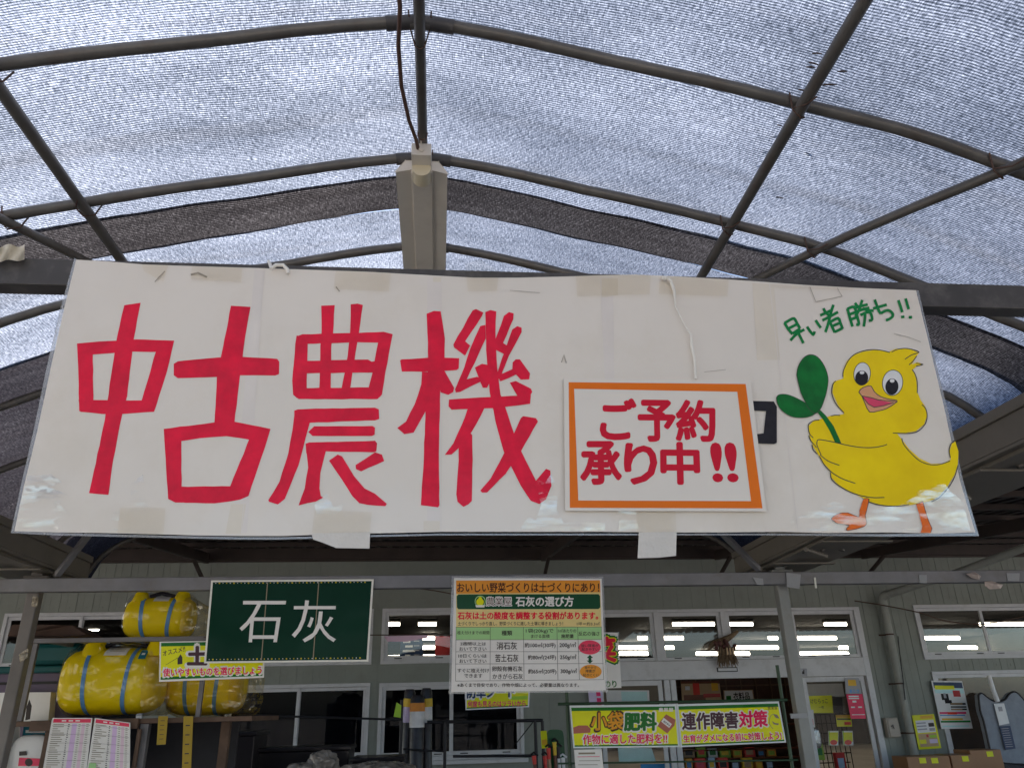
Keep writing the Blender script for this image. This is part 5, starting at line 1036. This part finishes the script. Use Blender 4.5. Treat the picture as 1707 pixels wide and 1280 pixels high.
b = MB(); b.box(a.x, c.x, 5.05, 5.5, .2, c.z + .14); b.build('body', MT['purple'], t_, .008); b = MB(); b.box(a.x - .01, c.x + .01, 5.03, 5.51, c.z + .141, P(0, 1114, 5.03).z - .02); b.build('top_rail', MT['purple'], t_, .01); b = MB(); b.box(a.x, c.x, 5.042, 5.0495, c.z + .06, c.z + .075); b.build('groove', MT['black'], t_)
t_ = kcard('white_carton', 'white carton with a black arrow mark between post and rack', 'carton', 4.98, [(-5, 1154), (85, 1153), (80, 1205), (-12, 1205)], MI['white'], .2); A = Art(4.98); A.poly('print', MI['line'], [(44, 1178), (49, 1165), (53, 1176), (50, 1198), (42, 1200)]); A.done(t_)
t_ = kcard('product_box', 'white product box with blue band standing beside the price lists', 'box', 4.85, [(40, 1205), (82, 1204), (76, 1300), (28, 1300)], MI['white'], .15); A = Art(4.85); q = [(40, 1205), (82, 1204), (76, 1300), (28, 1300)]; A.rect('blue_band', MI['cyan'], A.sub(q, .0, .06, 1, .23)); A.rect('print', MI['white'], A.sub(q, .1, .12, .85, .17))
for x in (.45, .95): A.stroke('print', MI['grey'], [A.sub(q, x, .25, x, .3)[0], A.sub(q, x, .9, x, .95)[0]], .5)
A.done(t_)
t_ = thing('product_bag', 'white bag with pink band and black disc in front of the blue banded box', 'bag', tuple(P(50, 1300, 4.75))); c = P(50, 1268, 4.78); b = MB(); b.blob(c, .105, .05, .13, pw=.55); b.build('bag', MI['white'], t_)
A = Art(4.725); A.rect('print', MI['ell'], [(32, 1262), (70, 1264), (68, 1276), (30, 1276)]); A.ell('print', MI['line'], (48, 1270), 6.5, 6.5); A.rect('print', MI['line'], [(32, 1252), (44, 1251), (45, 1258), (32, 1259)]); A.done(t_)
t_ = kcard('product_box', 'white box with red letters at the frame edge beside the post', 'box', 4.7, [(-12, 1200), (10, 1201), (8, 1300), (-20, 1300)], MI['white'], .15); A = Art(4.7); A.rect('print', MI['red'], [(-6, 1205), (8, 1205), (7, 1213), (-6, 1213)]); A.rect('print', MI['grey'], [(0, 1220), (7, 1220), (6, 1228), (0, 1228)]); A.done(t_)
# ================================================================ middle ground goods
def blackbox(u0, u1, v0, Y, label, name='black_crate', dep=.5):
    a, c = P(u0, v0, Y), P(u1, v0, Y); t_ = thing(name, label, 'crate', ((a.x + c.x) / 2, Y, .0)); b = MB(); b.box(a.x, c.x, Y, Y + dep, 0, a.z - .03); b.build('body', MT['black'], t_, .01); b = MB(); b.box(a.x - .015, c.x + .015, Y - .015, Y + dep + .015, a.z - .029, a.z); b.build('rim', MT['black'], t_, .006)
blackbox(375, 426, 1220, 7.0, 'tall black crate beside the wooden upright'); blackbox(428, 582, 1247, 7.2, 'wide black crate holding a bundle of clear wrap'); blackbox(587, 672, 1263, 7.1, 'low black crate under the crumpled film packs')
M['crinkle'] = pm('crinkled_film', (.33, .29, .245), .22, var=.4, vs=14, coat=1, crough=.08)
def crumple(cu, cv, Y, rx, rz, seed, label):
    c = P(cu, cv, Y); b = MB(); b.blob(c, rx, rx * .6, rz, 64, 36, pw=.8)
    for k, v in enumerate(b.v):
        d = v - c; q = d * (9 if rx < .2 else 6) + Vector((seed * 3.1, 0, 0)); h = 1 - abs(mnoise.noise(q)) * 1.1 + .35 * (1 - 2 * abs(mnoise.noise(q * 2.3))); b.v[k] = c + d * (.72 + .30 * h)
    b.sm = [False] * len(b.f)
    b.blob(c - Vector((0, 0, rz * .1)), rx * .6, rx * .3, rz * .55, 16, 10, jit=.1, seed=seed + 1, mi=1)
    tag(b.build('film_pack', [M['crinkle'], pm('olive_contents', (.10, .085, .06), .6, var=.4, vs=14)]), label, 'pack')
crumple(538, 1279, 6.9, .13, .12, 1, 'upright crumpled clear film pack on the wide black crate'); crumple(628, 1293, 6.7, .30, .10, 4, 'broad crumpled film pack with bright creases before the net rolls'); crumple(500, 1283, 6.8, .10, .05, 9, 'small crumpled film scrap at the bottom edge')
# rack of weed netting rolls
M['rod'] = pm('black_rod', (.02, .02, .024), .45, .2)
nr = thing('display_rack', 'black tubular display rack before the dark windows', 'rack', tuple(P(760, 1300, 9.0)))
def rod(p, q, r=.014): b = MB(); b.tube([p, q], r, 8); b.build('tube', M['rod'], nr)
for u, vt in ((670, 1166), (742, 1203), (892, 1199), (904, 1201)):
    p = P(u, vt, 9.0); rod((p.x, 9.0, 0), p, .017)
rod(P(712, 1203, 9), P(905, 1200, 9), .017); rod(P(755, 1260, 9), P(893, 1259, 9)); rod(P(399, 1191, 8.98), P(671, 1199, 8.98), .011); rod(P(860, 1239, 9.01), P(890, 1201, 9.01), .006); rod(P(672, 1248, 9.0), P(742, 1252, 9.0), .01)
M['netroll'] = pm('black_net_roll', (.02, .018, .022), .35, coat=.4, crough=.3, var=.4, vs=20, bump=.5, bs=30)
for u, vt, r, lb, la in ((683, 1148, .062, 'black net roll nearest the rack post', ('yellow', 'lilac')), (711, 1146, .062, 'black net roll nearest the chart', ('yellow', 'white')), (696, 1158, .078, 'thickest black net roll standing in front between the two others', ('orange2', 'white'))):
    Y = 9.15 if r < .07 else 9.02; p = P(u, vt, Y); t_ = thing('net_roll', lb, 'net roll', (p.x, Y + .07, 0), 'black net rolls in the rack')
    b = MB(); lean = .05 if u < 690 else (-.03 if u > 700 else 0); top = p.z
    b.tube([(p.x - lean, Y + .07, .02), (p.x, Y + .07, top - .04), (p.x, Y + .07, top)], [r, r, r * .75], 16); b.build('roll', M['netroll'], t_)
    z1, z0 = P(u, 1164 if r < .07 else 1171, Y).z, P(u, 1204 if r < .07 else 1212, Y).z
    for i, (a, c) in enumerate(((z1, z1 - (z1 - z0) * .35), (z1 - (z1 - z0) * .351, z0))):
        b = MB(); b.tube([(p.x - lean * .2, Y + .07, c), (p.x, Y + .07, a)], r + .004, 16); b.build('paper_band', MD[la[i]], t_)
poster('tag', 'pale tag sticking out beside the net rolls', 8.95, [(661, 1170), (669, 1175), (668, 1196), (656, 1194)], 'lime', cat='tag')
# garden tools by the green stake
tl = thing('green_board', 'dark green rounded plastic board behind the garden tools', 'board', tuple(P(928, 1300, 8.3)))
b = MB(); b.slab([P(u, v, 8.3) for u, v in [(913, 1222)] + smooth([(913, 1222), (917, 1216), (934, 1216), (939, 1222), (941, 1245), (944, 1300)], 3)[1:] + [(916, 1300)]], .05); b.build('board', MT['dgreen'], tl, .01)
poster('tag', 'yellow and orange hanging tag at the end of the black rack', 8.6, [(901, 1218), (911, 1217), (914, 1246), (903, 1247)], 'yellow', (('orangep', .1, .5, .9, .8),), cat='tag')
for u, v0, v1, m1, m2, lb in ((914, 1246, 1300, 'redx', 'tan', 'garden tool with red collar and pale grip by the green board'), (924, 1236, 1300, 'yellow', 'brown', 'garden tool with yellow neck and brown shaft'), (930, 1244, 1300, 'black', 'white', 'garden tool with black arms and white lower grip'), (890, 1259, 1300, 'redx', 'brown', 'brown handled tool with red end, on the rack side'), (908, 1259, 1300, 'redx', 'redp', 'reddish handled tool with red end, beside the green board'), (938, 1262, 1300, 'white', 'white', 'tool with white hooked handle beside the green stake')):
    Y = 8.2; t_ = thing('garden_tool', lb, 'tool', tuple(P(u, v1, Y))); a, c = P(u, v0, Y), P(u + 4, v1, Y); m_ = a + (c - a) * .35
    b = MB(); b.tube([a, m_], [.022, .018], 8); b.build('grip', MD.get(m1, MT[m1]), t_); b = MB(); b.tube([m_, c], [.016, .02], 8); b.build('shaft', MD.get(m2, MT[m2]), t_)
    b = MB(); b.tube([a + Vector((-.03, 0, .01)), a + Vector((0, 0, .03)), a + Vector((.04, 0, 0))], .010, 6); b.build('hook', MT['white' if m1 == 'white' else 'black'], t_)
# scraps and tape on the tie bar and posts
def wrapscrap(pts, Y, mat, label, th=.004): b = MB(); b.slab([P(u, v, Y) for u, v in pts], th); tag(b.build('tape_scrap', mat, bevel=.001), label, 'tape', 'tape scraps on the pipes')
gt = pm('grey_tape', (.34, .35, .36), .5, var=.1, bump=.3, bs=30)
wrapscrap([(1311, 954), (1335, 957), (1333, 981), (1312, 978)], 4.30, gt, 'grey tape patch on the tie bar beside the bare post'); wrapscrap([(1532, 958), (1545, 958), (1545, 972), (1533, 971)], 4.305, gt, 'small grey tape patch along the bluish tie bar'); wrapscrap([(1678, 955), (1700, 955), (1699, 968), (1680, 968)], 4.305, gt, 'grey tape patch near the outer end of the tie bar'); wrapscrap([(1255, 962), (1272, 964), (1273, 975), (1262, 974)], 4.30, gt, 'torn tape on the tie bar just before the bare post'); wrapscrap([(1357, 962), (1360, 962), (1362, 980), (1359, 980)], 4.305, MI['cream'], 'thin white band round the tie bar')
wrapscrap([(1317, 1189), (1345, 1188), (1347, 1196), (1319, 1197)], 4.36, gt, 'tape band round the bare post beside the leaf sign'); wrapscrap([(54, 993), (64, 995), (61, 1012), (52, 1010)], 4.36, M['tapeold'], 'clear tape on the left grey post above the carton'); wrapscrap([(31, 1090), (47, 1080), (46, 1095), (33, 1104)], 4.36, M['tapeold'], 'clear tape wound on the left grey post beside the teal container')
for pts, lb in (([(1641, 969), (1652, 968), (1672, 974), (1668, 981), (1650, 982), (1642, 976)], 'pinkish vinyl scrap hanging under the tie bar'), ([(1610, 956), (1625, 953), (1636, 960), (1632, 966), (1620, 963)], 'cream vinyl scrap on top of the tie bar')):
    b = MB(); q = [P(u, v, 4.29) for u, v in pts]; ce = sum(q, Vector()) / len(q) + Vector((0, -.03, 0)); vs = q + [ce]
    b.add(vs, [(i, (i + 1) % len(q), len(q)) for i in range(len(q))]); tag(b.build('vinyl_scrap', pm('pale_vinyl', (.60, .50, .44), .5, var=.15, vs=30)), lb, 'scrap')
